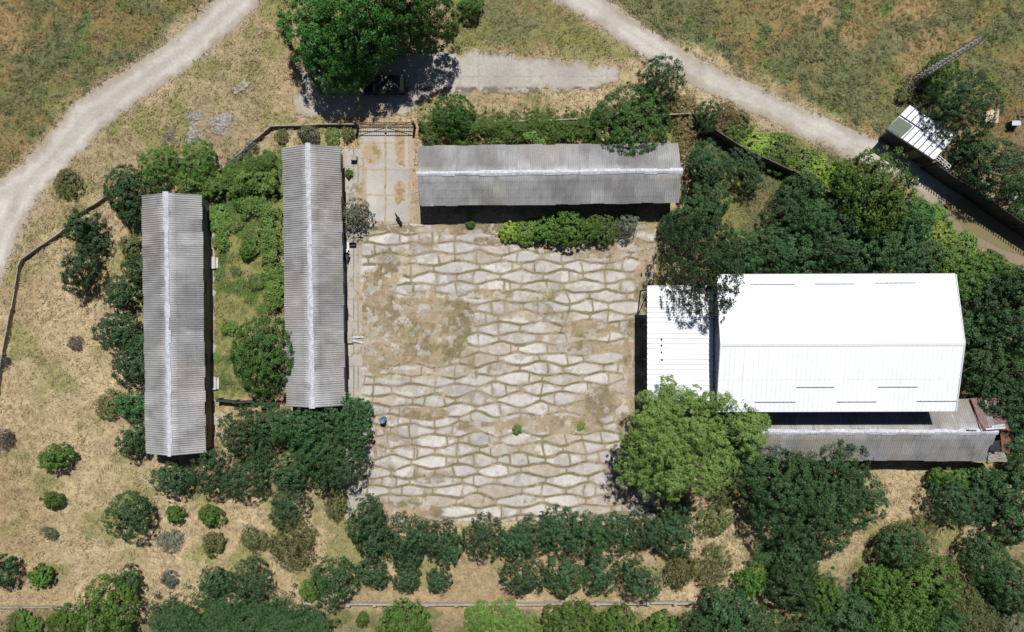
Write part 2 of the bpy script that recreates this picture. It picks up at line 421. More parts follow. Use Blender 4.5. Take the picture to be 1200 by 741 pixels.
def drive_col(X, Y, sd):
    p = X * PPM + 600; q = 370.5 - Y * PPM
    n = fbm(X, Y, 1.6, 5, 201); n2 = fbm(X, Y, .4, 3, 205)
    p2 = p + (n - .5) * 4
    c = np.array([.43, .40, .365]) * (.76 + .4 * n + .15 * (n2 - .5))[..., None]
    tan = np.array([.37, .27, .17]) * (.7 + .7 * n2)[..., None]
    m = sstep(1.8, .4, np.abs(p2 - 451.5)) * .9
    m = np.maximum(m, sstep(9, 4, np.abs(p2 - 469)) * sstep(.38, .5, n + .12 * (n2 - .5)))
    m = np.maximum(m, sstep(433, 428, p2) * .8 * sstep(.4, .5, n))
    m = np.maximum(m, sstep(14, 7, np.hypot((p - 436), (q - 180) * .8)) * sstep(.35, .5, n2 + .1))
    m = np.maximum(m, sstep(476, 480, p2) * .75)
    m = np.maximum(m, sstep(1.3, .3, np.abs(((q + n * 5) % 31) - 15)) * .8)
    c = lerp(c, tan, m)
    c = lerp(c, (.16, .15, .06), sstep(.58, .66, n2) * m * .7)
    c = lerp(c, (.24, .12, .07), sstep(152, 147, q) * sstep(.4, .55, n2) * .8)
    return c
sheet('driveway', gDR, 0.010, .07, drive_col, M_yard, .2, 35)
def walk_col(X, Y, sd):
    p = X * PPM + 600; q = 370.5 - Y * PPM
    n = fbm(X, Y, 1.3, 5, 301); n2 = fbm(X, Y, .3, 3, 305)
    c = np.array([.44, .405, .36]) * (.72 + .4 * n + .2 * (n2 - .5))[..., None]
    for lx in (414.5, 419.5, 425.5):
        c = lerp(c, (.15, .12, .07), sstep(1.1, .3, np.abs(p - lx + (n - .5) * 1.5)) * .8 * sstep(.35, .5, fbm(X, Y, 1.5, 3, int(lx))))
    c = lerp(c, (.36, .27, .17), sstep(412, 420, p) * sstep(.44, .56, n) * .75)
    c = lerp(c, (.13, .13, .05), sstep(.56, .64, n * .5 + n2 * .5) * .6)
    c = lerp(c, (.15, .14, .09), sstep(.6, .0, np.abs(q % 26 - 13) * .5) * .4)
    return c
sheet('walkway', gSW, 0.022, .08, walk_col, M_yard, .12, 45)
# narrow concrete aprons beside the barn on the left
sheet('path', G([(240, 240), (249, 240), (252, 470), (262, 480), (262, 520), (245, 530), (243, 470)]), 0.006, .09, walk_col, M_yard, .3, 55)

# muddy water
m, t, b = principled('muddy_water')
b.inputs['Base Color'].default_value = (.20, .165, .08, 1); b.inputs['Roughness'].default_value = .18; b.inputs['Specular IOR Level'].default_value = .5
no = N(t, 'ShaderNodeTexNoise'); no.inputs['Scale'].default_value = 2.5; bp = N(t, 'ShaderNodeBump'); bp.inputs['Strength'].default_value = .05
t.links.new(no.outputs['Fac'], bp.inputs['Height']); t.links.new(bp.outputs[0], b.inputs['Normal'])
def wcol(X, Y, sd): return np.zeros(X.shape + (3,)) + .1
sheet('muddy_water', gPD, -0.002, .15, wcol, m, .5, 65)

# ------------------------------------------------------------------ roofs and buildings
M_asb = mat_attr('asbestos_cement_sheet', 0.85, 0.16, 5.0, 0.3, 0.01, 0.25)
M_white = mat_attr('white_metal_sheet', 0.45, 0.04, 1.2, 0.0, 0.01, 0.4)
M_ridge = mat_flat('whitewashed_ridge', (.52, .53, .56), .8, var=.4, scale=4, bump=.3)
M_plast = mat_flat('old_plaster', (.22, .205, .18), .9, var=.3, scale=1.5, bump=.4)
M_brick = mat_flat('old_brick', (.30, .19, .13), .9, var=.35, scale=5, bump=.5)
M_dark = mat_flat('dark_opening', (.03, .03, .035), .5, var=.2)
M_wood = mat_flat('weathered_wood', (.20, .16, .12), .85, var=.35, scale=6, bump=.3)
M_glass = mat_flat('dusty_glass', (.06, .07, .08), .15, var=.3, scale=2, spec=.6)
M_blue = mat_flat('dark_blue_cladding', (.045, .07, .13), .5, var=.15, scale=1.5)
M_rust = mat_flat('rusty_metal', (.20, .085, .06), .85, var=.4, scale=4, bump=.3)
M_steel = mat_flat('galvanised_steel', (.38, .38, .38), .5, metal=.4, var=.2, scale=6)
M_dsteel = mat_flat('dark_metal', (.04, .042, .045), .6, var=.3, scale=3)
M_concf = mat_flat('concrete_panel', (.36, .32, .27), .9, var=.3, scale=3, bump=.4)
M_concw = mat_flat('pale_concrete', (.52, .49, .44), .9, var=.22, scale=5, bump=.4)
M_fence = mat_flat('weathered_fence_panel', (.34, .29, .24), .9, var=.35, scale=3, bump=.4)

def corr_slope(name, L, run, rise, z_eave, side, pitch, amp, mat, colf, parent, nrow=5, y0=0.0, prof='sine', x0=0.0, ncut=None, zoff=0.0, seed=0):
    """slope rising from the eave (y = side*run) to the ridge (y=0); corrugations run down the slope, length along x"""
    nx = int(L / pitch * 8) + 1; u = np.linspace(-L / 2, L / 2, nx)
    vs = []; overl = .016
    for r in range(nrow):
        a, b_ = r / nrow, (r + 1) / nrow
        vs += [(a - (.03 if r else 0), overl if r else 0), (b_, 0)]
    t = np.array([q[0] for q in vs]); st = np.array([q[1] for q in vs])
    U, T = np.meshgrid(u, t); _, S = np.meshgrid(u, st)
    rag = 0
    if prof == 'sine': wv = amp * np.cos(2 * math.pi * U / pitch)
    else:
        ph = (U / pitch) % 1.0; wv = amp * np.clip(np.minimum(ph, 1 - ph) * -16 + 2.2, 0, 1)
    sag = (fbm(U + seed * 17, T * 4, 2.5, 3, 400 + seed) - .5) * (.05 if prof == 'sine' else .008)
    Yl = side * (run * (1 - T)) + y0
    # ragged eave
    if prof == 'sine': 
        eav = (np.floor((U + 50) / 1.1) * 12.9898 + seed); ja = (np.abs(np.sin(eav) * 43758.5) % 1 - .5) * .12
        Yl = Yl + side * ja * (T == 0)
    Zl = z_eave + rise * T + wv + S + sag + zoff
    F = grid_faces(nx, len(t))
    if side < 0: pass
    C = colf(U, T, Yl, seed)
    me = mesh_np(name, np.stack([U + x0, Yl, Zl], -1).reshape(-1, 3), F if side < 0 else F[:, ::-1], 4, np.clip(C, .01, .9).reshape(-1, 3), mat, False)
    o = link(name, me, parent)
    sm = o.modifiers.new('thickness', 'SOLIDIFY'); sm.thickness = .012; sm.offset = -1
    return o
def asb_col(U, T, Yl, seed):
    n = fbm(U + seed * 40, Yl * 1.0, 3.0, 5, 500 + seed); n2 = fbm(U * 1.0 + seed * 9, Yl * .35, .55, 3, 510)
    sh = np.abs(np.sin(np.floor((U + 60) / 1.1) * 78.2 + np.floor(T * 3.98) * 37.7 + seed * 5.1) * 43758.5) % 1
    c = np.array([.33, .325, .325]) * (.72 + .16 * sh + .5 * (n - .3) + .25 * (n2 - .5))[..., None]
    c = lerp(c, (.16, .155, .15), sstep(.52, .68, n2 * .5 + fbm(U, Yl, 1.2, 3, 520 + seed) * .5) * .45)
    c = lerp(c, (.30, .26, .21), sstep(.5, .65, fbm(U, Yl, 4, 3, 530 + seed)) * .35)
    # whitewash spilt from the ridge
    c = lerp(c, (.55, .55, .57), sstep(.90, 1.0, T + (n2 - .5) * .35) * .7)
    spl = sstep(.78, .82, fbm(U, Yl, .7, 4, 540 + seed)); c = lerp(c, (.5, .5, .5), spl * .5)
    odd = np.abs(np.sin(np.floor((U + 60) / 1.1) * 12.7 + np.floor(T * 3.98) * 91.7 + seed * 3.1) * 13758.5) % 1; c = c * np.where(odd > .95, 1.22, np.where(odd < .05, .80, 1.0))[..., None]
    c = lerp(c, (.13, .125, .12), sstep(.55, .66, fbm(U + Yl * .8, Yl * .6, 1.8, 4, 560 + seed)) * .4)
    return c
def barn(name, label, TLp, TRp, BLp, BRp, ze, zr, ns, seed, wall_mat, overhang=.40, south_door=None, cf=asb_col):
    """corners of the roof as seen in the photograph; ns True when the ridge runs up the picture"""
    c = [Vector(W(*p, ze)) for p in (TLp, TRp, BLp, BRp)]
    TL_, TR_, BL_, BR_ = c
    ctr = (TL_ + TR_ + BL_ + BR_) / 4
    if ns: d = ((TL_ + TR_) - (BL_ + BR_)) / 2; wv = ((TR_ - TL_) + (BR_ - BL_)) / 2
    else: d = ((TR_ + BR_) - (TL_ + BL_)) / 2; wv = ((TL_ - BL_) + (TR_ - BR_)) / 2
    L = d.length; Wd = wv.length; rz = math.atan2(d.y, d.x)
    r = thing(name, label, 'barn', (ctr.x, ctr.y, 0), rz)
    hw = Wd / 2; iw = hw - overhang; il = L / 2 - .18
    zr_in = zr - .07; ze_in = ze + (zr - ze) * (overhang / hw) - .07
    mb = MB(); pts = [(-iw, 0), (-iw, ze_in), (0, zr_in), (iw, ze_in), (iw, 0)]
    vs = [(-il, y, z) for y, z in pts] + [(il, y, z) for y, z in pts]
    mb.add(vs, [(4, 3, 2, 1, 0), (5, 6, 7, 8, 9)] + [(i, i + 1, i + 6, i + 5) for i in range(4)])
    mb.build('wall', wall_mat, r)
    for k, sd in enumerate((-1, 1)):
        rf = corr_slope('roof', L, hw, zr - ze, ze, sd, .2, .034, M_asb, cf, r, 4, seed=seed * 2 + k)
        rf['label'] = 'grey corrugated slope %s' % (('right of' if sd < 0 else 'left of') if ns else ('below' if sd < 0 else 'above')) + ' the ridge'
    # ridge cap: short overlapping folded pieces
    mb = MB(); nseg = int(L / 1.1); rr = random.Random(seed)
    for i in range(nseg):
        x0 = -L / 2 - .08 + i * (L + .16) / nseg; x1 = x0 + (L + .16) / nseg + .06
        wv_ = .21 + rr.uniform(-.05, .06); dz = .035 + (i % 2) * .014; j = rr.uniform(-.03, .03)
        s_ = (zr - ze) / hw
        vs = []
        for x in (x0, x1):
            for yy in (-wv_, -.06, 0, .06, wv_):
                vs.append((x, yy + j, zr + dz - abs(yy) * s_ * .9 + (.03 if abs(yy) < .07 else 0)))
        mb.add(vs, [(q, q + 1, q + 6, q + 5) for q in range(4)])
    o = mb.build('ridge_cap', M_ridge, r); s2 = o.modifiers.new('t', 'SOLIDIFY'); s2.thickness = .012
    # rafters' ends and fascia under the eaves
    for sd in (-1, 1):
        mb = MB(); n = int(L / 1.2)
        for i in range(n + 1):
            x = -L / 2 + .25 + i * (L - .5) / n; s_ = (zr - ze) / hw
            mb.bar((x, sd * (hw - .06), ze - .03), (x, sd * (iw - .05), ze - .03 + s_ * (overhang)), .06, .08)
        mb.bar((-L / 2 + .1, sd * (hw - .12), ze - .04), (L / 2 - .1, sd * (hw - .12), ze - .04), .03, .10)
        mb.build('eave_board', M_wood, r)
    # windows and doors on both long walls
    n = int(L / 3.0)
    for sd in (-1, 1):
        for i in range(n):
            x = -L / 2 + (i + .5) * L / n; y = sd * iw
            isd = (i == n // 2) or (sd < 0 and i in (1, n - 2))
            if isd:
                dd = MB().box((x, y + sd * .03, 1.0), (1.15, .07, 2.0)).build('door', M_wood, r)
                MB().box((x + .42, y + sd * .085, 1.0), (.05, .04, .2)).build('handle', M_dsteel, dd)
            else:
                f = MB()
                f.box((x, y + sd * .02, 1.78), (1.1, .06, .06)).box((x, y + sd * .02, 1.12), (1.1, .10, .06))
                for q in (-.52, 0, .52): f.box((x + q, y + sd * .02, 1.45), (.05, .05, .60))
                wn = f.build('window', M_wood, r)
                MB().box((x, y + sd * .012, 1.45), (1.04, .012, .6)).build('pane', M_glass, wn)
    return r, L, Wd
b1, L1, W1 = barn('barn', 'leftmost long narrow barn with grey corrugated roof, dry orchard on its left',
     (166.3, 229), (236.5, 229), (170.5, 531), (241.5, 531), 2.4, 3.6, True, 1, M_plast)
b2, L2, W2 = barn('barn', 'long narrow grey barn whose right eave borders the paved yard, crossed by a round-crowned tree',
     (330.5, 173), (399.5, 173), (335.5, 476), (404.5, 476), 2.4, 3.55, True, 2, M_plast)
b3, L3, W3 = barn('barn', 'long grey corrugated barn across the top of the yard beside the concrete drive',
     (490.3, 171.3), (795, 167.6), (491, 241.5), (795.5, 238), 2.5, 3.5, False, 3, M_brick)
def annex_col(U, T, Yl, seed):
    c = asb_col(U, T, Yl, seed); c = lerp(c, (.33, .29, .23), sstep(.4, .6, fbm(U, Yl, 2, 4, 801)) * .5); return c
b4, L4, W4 = barn('barn', 'grey patched barn along the bottom side of the white warehouse with a ruined right end',
     (850, 468), (1141, 468), (850, 539.5), (1172, 539.5), 2.6, 3.9, False, 4, M_brick, cf=annex_col)

def white_col(U, T, Yl, seed):
    n = fbm(U, Yl, 3, 3, 600 + seed)
    c = np.array([.80, .815, .83]) * (.94 + .1 * n)[..., None]
    st = sstep(.70, .74, fbm(U, Yl * .4, .35, 2, 620 + seed)) * sstep(.6, .9, fbm(U, Yl, 2.0, 2, 630)); return lerp(c, (.45, .42, .38), st * .5)
# white warehouse
ze, zr = 6.5, 7.65
a = Vector(W(839.5, 324, ze)); bq = Vector(W(1117.5, 321, ze)); cq = Vector(W(1121.5, 481.5, ze)); dq = Vector(W(840, 481.5, ze))
ctr = (a + bq + cq + dq) / 4; Lw = ((bq - a).length + (cq - dq).length) / 2; Ww = ((a - dq).length + (bq - cq).length) / 2
wh = thing('warehouse', 'tall warehouse with bright white ribbed metal gable roof and dark blue walls', 'warehouse', (ctr.x, ctr.y, 0), 0.003)
hw = Ww / 2; iw = hw - .28; il = Lw / 2 - .18
mb = MB(); pts = [(-iw, 0), (-iw, ze - .03), (0, zr - .12), (iw, ze - .03), (iw, 0)]
vs = [(-il, y, z) for y, z in pts] + [(il, y, z) for y, z in pts]
mb.add(vs, [(4, 3, 2, 1, 0), (5, 6, 7, 8, 9)] + [(i, i + 1, i + 6, i + 5) for i in range(4)])
wl = mb.build('wall', M_blue, wh)
mb = MB()
for i in range(int(Lw / .6)):
    x = -il + .3 + i * .6
    for s in (-1, 1): mb.box((x, s * (iw + .02), ze / 2), (.12, .04, ze - .2))
for i in range(int(Ww / .6)):
    y = -iw + .3 + i * .6
    for s in (-1, 1): mb.box((s * (il + .02), y, ze / 2), (.04, .12, ze - .2))
mb.build('cladding_rib', M_blue, wl)
for k, s in enumerate((-1, 1)):
    rf = corr_slope('roof', Lw, hw, zr - ze, ze, s, .4, .028, M_white, white_col, wh, 2, prof='trap', seed=k)
    rf['label'] = 'white ribbed roof slope %s the ridge' % ('below' if s < 0 else 'above')
mb = MB(); sl_ = (zr - ze) / hw
for s in (-1, 1):
    mb.add([(-Lw / 2 - .03, 0, zr + .07), (Lw / 2 + .03, 0, zr + .07), (Lw / 2 + .03, s * .22, zr + .055 - .22 * sl_), (-Lw / 2 - .03, s * .22, zr + .055 - .22 * sl_)], [(0, 1, 2, 3)])
mb.build('ridge_cap', mat_flat('white_trim', (.72, .73, .75), .45, var=.06), wh)
for sx in (-1, 1):
    mb = MB()
    for s in (-1, 1): mb.bar((sx * (Lw / 2 + .02), 0, zr + .03), (sx * (Lw / 2 + .02), s * (hw + .02), ze + .03), .06, .16)
    mb.build('verge_trim', MATS['white_trim'], wh)
for s in (-1, 1): MB().tube([(-Lw / 2, s * (hw + .05), ze - .06), (Lw / 2, s * (hw + .05), ze - .06)], .06, 8).build('gutter', MATS['white_trim'], wh)
M_guard = mat_flat('snow_guard_metal', (.30, .34, .33), .5, var=.1)
for (x0, x1, py) in [(880, 933, 333), (956, 1003, 332.5), (1027, 1075, 331.5), (935, 980, 454), (1031, 1078, 454), (885, 933, 471), (981, 1028, 471), (1075, 1122, 470.5)]:
    zg = ze + .35 if py < 450 else ze + (.75 if py < 460 else .3)
    A = Vector(W(x0, py, zg)) - ctr; B_ = Vector(W(x1, py, zg)) - ctr
    yy = (A.y + B_.y) / 2; zz = zr - abs(yy) * sl_ + .10
    mb = MB().bar((A.x, yy, zz), (B_.x, yy, zz), .035, .05)
    n = 5
    for i in range(n): 
        x = A.x + (B_.x - A.x) * (i + .5) / n; mb.box((x, yy, zz - .05), (.04, .05, .10))
    mb.build('snow_guard', M_guard, wh)
dr = MB().box((-il + 3, -iw - .05, 2.0), (3.6, .08, 4.0)).build('door', M_dsteel, wh); MB().box((-il + 4.4, -iw - .12, 1.2), (.06, .06, .3)).build('handle', M_steel, dr)

# open white canopy beside the warehouse
zc = 4.5
A = Vector(W(758.5, 335, zc)); B_ = Vector(W(758.5, 469, zc))
xr = wh.location.x - il - .06; Lc = A.y - B_.y; wc = xr - A.x
cp = thing('canopy', 'open white lean-to canopy on posts at the warehouse left side facing the yard', 'canopy', (A.x + wc / 2, (A.y + B_.y) / 2, 0), -math.pi / 2)
# local x runs down the picture, local y towards the warehouse (+)
rf = corr_slope('roof', Lc, wc, .55, zc, -1, .45, .065, M_white, lambda *a: white_col(*a) * 1.02, cp, 2, y0=wc / 2, prof='trap', seed=5)
mb = MB()
for i in range(6):
    y = -wc / 2 + .15 + i * (wc - .3) / 5; z = zc + .55 * (y + wc / 2) / wc - .07
    mb.bar((-Lc / 2 + .05, y, z), (Lc / 2 - .05, y, z), .06, .10)
mb.build('purlin', M_steel, cp)
for i in range(4):
    x = -Lc / 2 + .3 + i * (Lc - .6) / 3
    MB().bar((x, -wc / 2 + .1, zc - .16), (x, wc / 2 - .05, zc + .39), .08, .12).build('rafter', M_steel, cp)
    MB().box((x, -wc / 2 + .25, (zc - .15) / 2), (.12, .12, zc - .15)).build('post', M_dsteel, cp)
MB().bar((-Lc / 2 + .35, -wc / 2 + .25, zc - .4), (-Lc / 2 + 1.9, -wc / 2 + .25, .15), .07).build('brace', M_dsteel, cp)
# roof screws / small patches seen on the canopy
mb = MB()
for (px, py) in [(775, 398), (775, 405), (775, 413), (775.5, 422), (775, 340)]:
    q = Vector(W(px, py, zc + .1)); mb.box(((q.y - cp.location.y) * -1, q.x - cp.location.x, zc + .55 * ((q.x - cp.location.x) + wc / 2) / wc + .05), (.16, .14, .05))
mb.build('roof_patch', M_dsteel, cp)

# ruined right end of the annex barn
t_ = thing('collapsed_roof_sheet', 'large reddish brown metal sheet sagging over the ruined right end of the grey barn', 'metal sheet')
def sheet_poly(pts, mat, name, parent, th=.03, bumpy=.06, seed=0, corr=0):
    P3 = [Vector((*W(px, py, z), z)) for px, py, z in pts]
    n = 14; vs = []; rr = random.Random(seed)
    for i in range(n + 1):
        for j in range(n + 1):
            u, v = i / n, j / n
            p = (P3[0] * (1 - u) + P3[1] * u) * (1 - v) + (P3[3] * (1 - u) + P3[2] * u) * v
            p = p + Vector((rr.uniform(-1, 1) * .02, rr.uniform(-1, 1) * .02, rr.uniform(-1, 1) * bumpy * .4 + math.sin(u * 7 + seed) * bumpy + (corr * (-1) ** i)))
            vs.append(p)
    fs = [(i * (n + 1) + j, (i + 1) * (n + 1) + j, (i + 1) * (n + 1) + j + 1, i * (n + 1) + j + 1) for i in range(n) for j in range(n)]
    o = MB().add(vs, fs).build(name, mat, parent); s = o.modifiers.new('t', 'SOLIDIFY'); s.thickness = th; s.offset = 0
    return o
t_.location = (*W(1160, 485, 0), 0)
def rebase(root):
    for c in root.children: c.location = -root.location
M_rb = mat_flat('red_brown_roof_sheet', (.20, .13, .125), .75, var=.35, scale=3, bump=.3)
sheet_poly([(1137, 467, 2.8), (1172, 466, 2.5), (1182, 503, 3.0), (1153, 505, 4.05)], M_rb, 'sheet', t_, seed=1)
mb = MB(); q0 = (*W(1138, 468, 2.9), 2.9); q1 = (*W(1152, 505, 4.15), 4.15); mb.bar(q0, q1, .09, .06); mb.build('batten', M_rust, t_)
rebase(t_)
o = sheet_poly([(1172, 505, 2.2), (1190, 502, 1.8), (1184, 532, 1.6), (1174, 530, 2.2)], M_rust, 'rusty_panel', None, seed=3); tag(o, 'rusty red metal panel dangling at the bottom right corner of the ruined barn', 'metal panel')
for i, (x0, y0, x1, y1, lab) in enumerate([(1135, 503, 1147, 503, 'short white fascia board lying left of the broken barn ridge end'), (1155, 503, 1178, 501, 'longest white plank lying along the broken end of the barn ridge'), (1162, 500, 1177, 498, 'narrow white plank above the longest plank at the broken barn end')]):
    z = 4.2; o = MB().bar((*W(x0, y0, z), z), (*W(x1, y1, z), z + .02), .17, .05).build('loose_plank', M_ridge); tag(o, lab, 'plank', 'loose planks on the broken barn roof')
o = sheet_poly([(1158, 530, 2.95), (1176, 530, 2.6), (1180, 541, 2.2), (1156, 542, 2.55)], M_concf, 'broken_roof_slab', None, seed=8, bumpy=.12); tag(o, 'grey crumbled roof slab at the lower right corner of the ruined barn', 'roof slab')
o = MB().prism([(W(1160, 517, 3.3)), (W(1171, 516, 3.3)), (W(1172, 529, 3.3)), (W(1160, 529, 3.3))], 3.30, 3.34).build('roof_hole', M_dark, None); tag(o, 'flat black sheet standing in for the dark hole in the ruined barn roof', 'roof hole')  # no real opening: flat black sheet gives the dark inside of the hole

# ------------------------------------------------------------------ white-roofed hut on the right by the road
hz = 2.4
Hw, Hn, He, Hs = [Vector((*W(*p, hz), 0)) for p in ((1036, 150), (1072, 123), (1121, 157), (1097, 188))]
hc = (Hw + Hn + He + Hs) / 4; ax_ = ((Hs - Hw) + (He - Hn)) / 2; ay_ = ((Hn - Hw) + (He - Hs)) / 2
rzh = math.atan2(ax_.y, ax_.x); Lh = ax_.length; axn = ax_.normalized(); nn_ = Vector((-axn.y, axn.x, 0)); Wh = ay_.dot(nn_); skh = ay_.dot(axn) / Wh
hut = thing('hut', 'small hut with white standing-seam roof and dark road-side wall, half under a tree', 'hut', (hc.x, hc.y, 0), rzh)
hl, hh = Lh / 2, Wh / 2
mb = MB().add([(x, y, z) for x in (-hl + .55, hl - .15) for y, z in ((-hh + .1, 0), (-hh + .1, hz - .1), (hh - .2, hz - .5), (hh - .2, 0))], [(0, 1, 2, 3), (7, 6, 5, 4), (0, 4, 5, 1), (1, 5, 6, 2), (2, 6, 7, 3), (3, 7, 4, 0)])
mb.build('wall', M_dsteel, hut)
MW2 = mat_flat('white_roof_panel', (.74, .77, .80), .5, var=.08, scale=2)
mb = MB().add([(x, y, z) for x in (-hl, hl) for y, z in ((-hh, hz), (-hh, hz + .05), (hh, hz - .37), (hh, hz - .42))], [(0, 1, 2, 3), (7, 6, 5, 4), (0, 4, 5, 1), (1, 5, 6, 2), (2, 6, 7, 3), (3, 7, 4, 0)])
mb.build('roof', MW2, hut)
mb = MB()
for i in range(1, 9):
    x = -hl + i * Lh / 9; mb.bar((x, -hh - .01, hz + .07), (x, hh + .01, hz - .35), .085, .07)
mb.bar((-hl, .2, hz - .12), (-hl + 2.6, .2, hz - .12), .07)
mb.build('roof_seam', mat_flat('seam_metal', (.10, .11, .12), .6, var=.1), hut)
MB().box((-hl + .75, -hh + .75, hz + .05), (1.5, 1.45, .06)).build('roof_sheet', mat_flat('greenish_sheet', (.13, .17, .13), .7), hut)
MB().box((0, -hh - .04, hz - .08), (Lh, .12, .22)).build('fascia', M_dsteel, hut)
d = MB().box((1.2, -hh + .06, .95), (.9, .08, 1.9)).build('door', M_wood, hut); MB().box((1.5, -hh, 1.0), (.05, .06, .2)).build('handle', M_steel, d)

SK = Matrix.Identity(4); SK[0][1] = skh       # the hut is not square: its ends run askew
for ch in list(hut.children):
    ch.data.transform(SK)
    for c2 in ch.children: c2.data.transform(SK)
# ------------------------------------------------------------------ fences and walls
M_rustf = mat_flat('dark_weathered_fence', (.13, .11, .09), .9, var=.35, scale=3)
def fence(name, label, cat, pts, h, th, mat, post=2.6, cap=None, top=True, pz=None):
    P2 = [Vector(W(px, py, h if top else 0)) for px, py in pts]
    r = thing(name, label, cat, (P2[0].x, P2[0].y, 0)); o0 = P2[0]
    rr = random.Random(len(label))
    pm = MB(); posts = []
    for A, B_ in zip(P2[:-1], P2[1:]):
        d = B_ - A; n = max(1, round(d.length / post)); dn = d.normalized(); nrm = Vector((-dn.y, dn.x))
        for i in range(n):
            a = A + d * (i / n) - o0; b_ = A + d * ((i + 1) / n) - o0; hh_ = h * rr.uniform(.93, 1.0)
            j = nrm * rr.uniform(-.05, .05)
            pm.bar((a.x + j.x, a.y + j.y, hh_ / 2), (b_.x + j.x, b_.y + j.y, hh_ / 2 + rr.uniform(-.03, .03)), th, hh_)
            posts.append(a)
    pm.build('panel', mat, r)
    posts.append(P2[-1] - o0)
    for a in posts[:100]: MB().box((a.x, a.y, (h + .06) / 2), (th * 1.9, th * 1.9, h + .06)).build('post', cap or mat, r)
    return r
fence('boundary_fence', 'brown panel fence with a bend at the lower left road, far left edge', 'fence', [(-5, 460), (2, 415), (12, 362), (20, 312), (24, 304), (72, 270), (84, 256)], .55, .09, M_fence, cap=M_concf)
fence('boundary_fence', 'brown panel fence between two dark bushes and the barn top, following the left road', 'fence', [(84, 256), (128, 226), (165, 199), (215, 190)], .55, .09, M_fence, cap=M_concf)
fence('boundary_fence', 'brown panel fence climbing to a corner then running right to the gate', 'fence', [(215, 220), (262, 196), (300, 162), (317, 147.5), (370, 145.5), (418, 145.5)], .55, .09, M_fence, cap=M_fence)
fence('boundary_fence', 'concrete fence under vines between the right road and the dark thicket', 'fence', [(812, 133), (829, 146), (873, 174), (931, 200), (980, 229), (1040, 268), (1095, 312)], 1.6, .07, M_rustf)
fence('boundary_fence', 'low fence hidden in the hedge right of the gate', 'fence', [(490, 144), (640, 141), (812, 133)], 1.3, .09, M_fence)
fence('low_wall', 'long pale concrete wall along the bottom of the orchard', 'wall', [(408, 709.5), (500, 709.5), (640, 708.5), (760, 708), (885, 707)], .55, .16, M_concf, cap=M_concf)
fence('low_wall', 'thin dark wall at the bottom left ending at the ivy thicket', 'wall', [(-10, 713.5), (60, 713), (190, 712)], .5, .10, M_fence)
fence('low_wall', 'short dark low wall between the two left barns at the lower end', 'wall', [(255, 469.5), (275, 471.5), (297, 470.5)], .95, .16, M_dsteel, post=1.5)
fence('roadside_fence', 'tall black metal fence from the white-roofed hut past the puddle to the right edge', 'fence', [(1097, 191), (1130, 214), (1165, 237), (1230, 281)], 2.3, .08, M_dsteel, post=2.2)
pk = thing('picket_rail', 'black spiked rail on top of the tall roadside fence by the puddle', 'railing', (*W(1097, 191, 2.35), 0))
A = Vector(W(1097, 191, 2.3)); B_ = Vector(W(1230, 281, 2.3)); d = B_ - A; n = int(d.length / .28); mb = MB()
for i in range(n):
    p = d * (i / n); mb.box((p.x, p.y, 2.32 + .22), (.10, .04, .50), rz=math.atan2(d.y, d.x))
mb.build('picket', M_dsteel, pk)
# slim white frame lying along the fence beside the hut
o = MB(); 
for k in (0, .22, .44): 
    a0 = Vector((*W(1096, 186, 2.5), 2.5)); a1 = Vector((*W(1111, 199, 2.5), 2.5)); nn = Vector((.6, .8, 0)); o.bar(a0 + nn * k, a1 + nn * k, .06)
for q in range(5): o.bar(a0 + (a1 - a0) * q / 4, a0 + (a1 - a0) * q / 4 + nn * .44, .05)
o = o.build('white_ladder_frame', M_ridge); tag(o, 'white metal ladder lying against the right corner of the hut roof', 'ladder')

# gate
M_gate = mat_flat('brown_gate_steel', (.12, .075, .055), .8, var=.4, scale=5)
gt = thing('gate', 'brown rusty double gate at the top of the concrete drive', 'gate', (*W(453, 149, 0), 0))
for s in (-1, 1):
    mb = MB(); x0, x1 = s * .05, s * 2.55
    for z in (.15, .8, 1.5): mb.bar((x0, 0, z), (x1, 0, z), .06)
    for i in range(13): x = x0 + (x1 - x0) * i / 12; mb.bar((x, 0, .15), (x, 0, 1.5), .025)
    mb.bar((x0, 0, .15), (x1, 0, 1.5), .04)
    mb.build('gate_leaf', M_gate, gt)
    MB().box((s * 2.66, 0, .9), (.2, .2, 1.8)).build('gate_post', M_gate, gt)
MB().box((0, -.05, 1.0), (.2, .1, .14)).build('latch', M_dsteel, gt)

# ------------------------------------------------------------------ lattice mast
bx, by = W(1072, 90, 0.3); tx, ty = W(1161, 38, 10.5)
bx, by = W(1074, 93, 0)
mast = thing('lattice_mast', 'tall grey steel lattice mast rising out of the bushes above the hut', 'mast', (bx, by, 0))
Hm = 10.3; bt = Vector((tx - bx, ty - by, Hm))
legs = []
for k in range(3):
    a = 2 * math.pi * k / 3 + .4; o1 = Vector((math.cos(a), math.sin(a), 0))
    p0 = o1 * .42; p1 = bt * .9 + o1 * .26; p2 = bt + o1 * .03; legs.append((p0, p1, p2))
    MB().tube([p0, p1, p2], [.05, .04, .03], 5).build('mast_leg', M_steel, mast)
mb = MB(); nb = 16
for i in range(nb):
    for k in range(3):
        a0, a1, _ = legs[k]; b0, b1, _ = legs[(k + 1) % 3]
        p = a0 + (a1 - a0) * i / nb; q = b0 + (b1 - b0) * (i + 1) / nb; r_ = b0 + (b1 - b0) * i / nb
        mb.bar(p, q, .035); mb.bar(p, r_, .035)
mb.build('mast_bracing', M_steel, mast)
MB().tube([bt * .93, bt * 1.07], .03, 5).build('antenna', M_steel, mast)

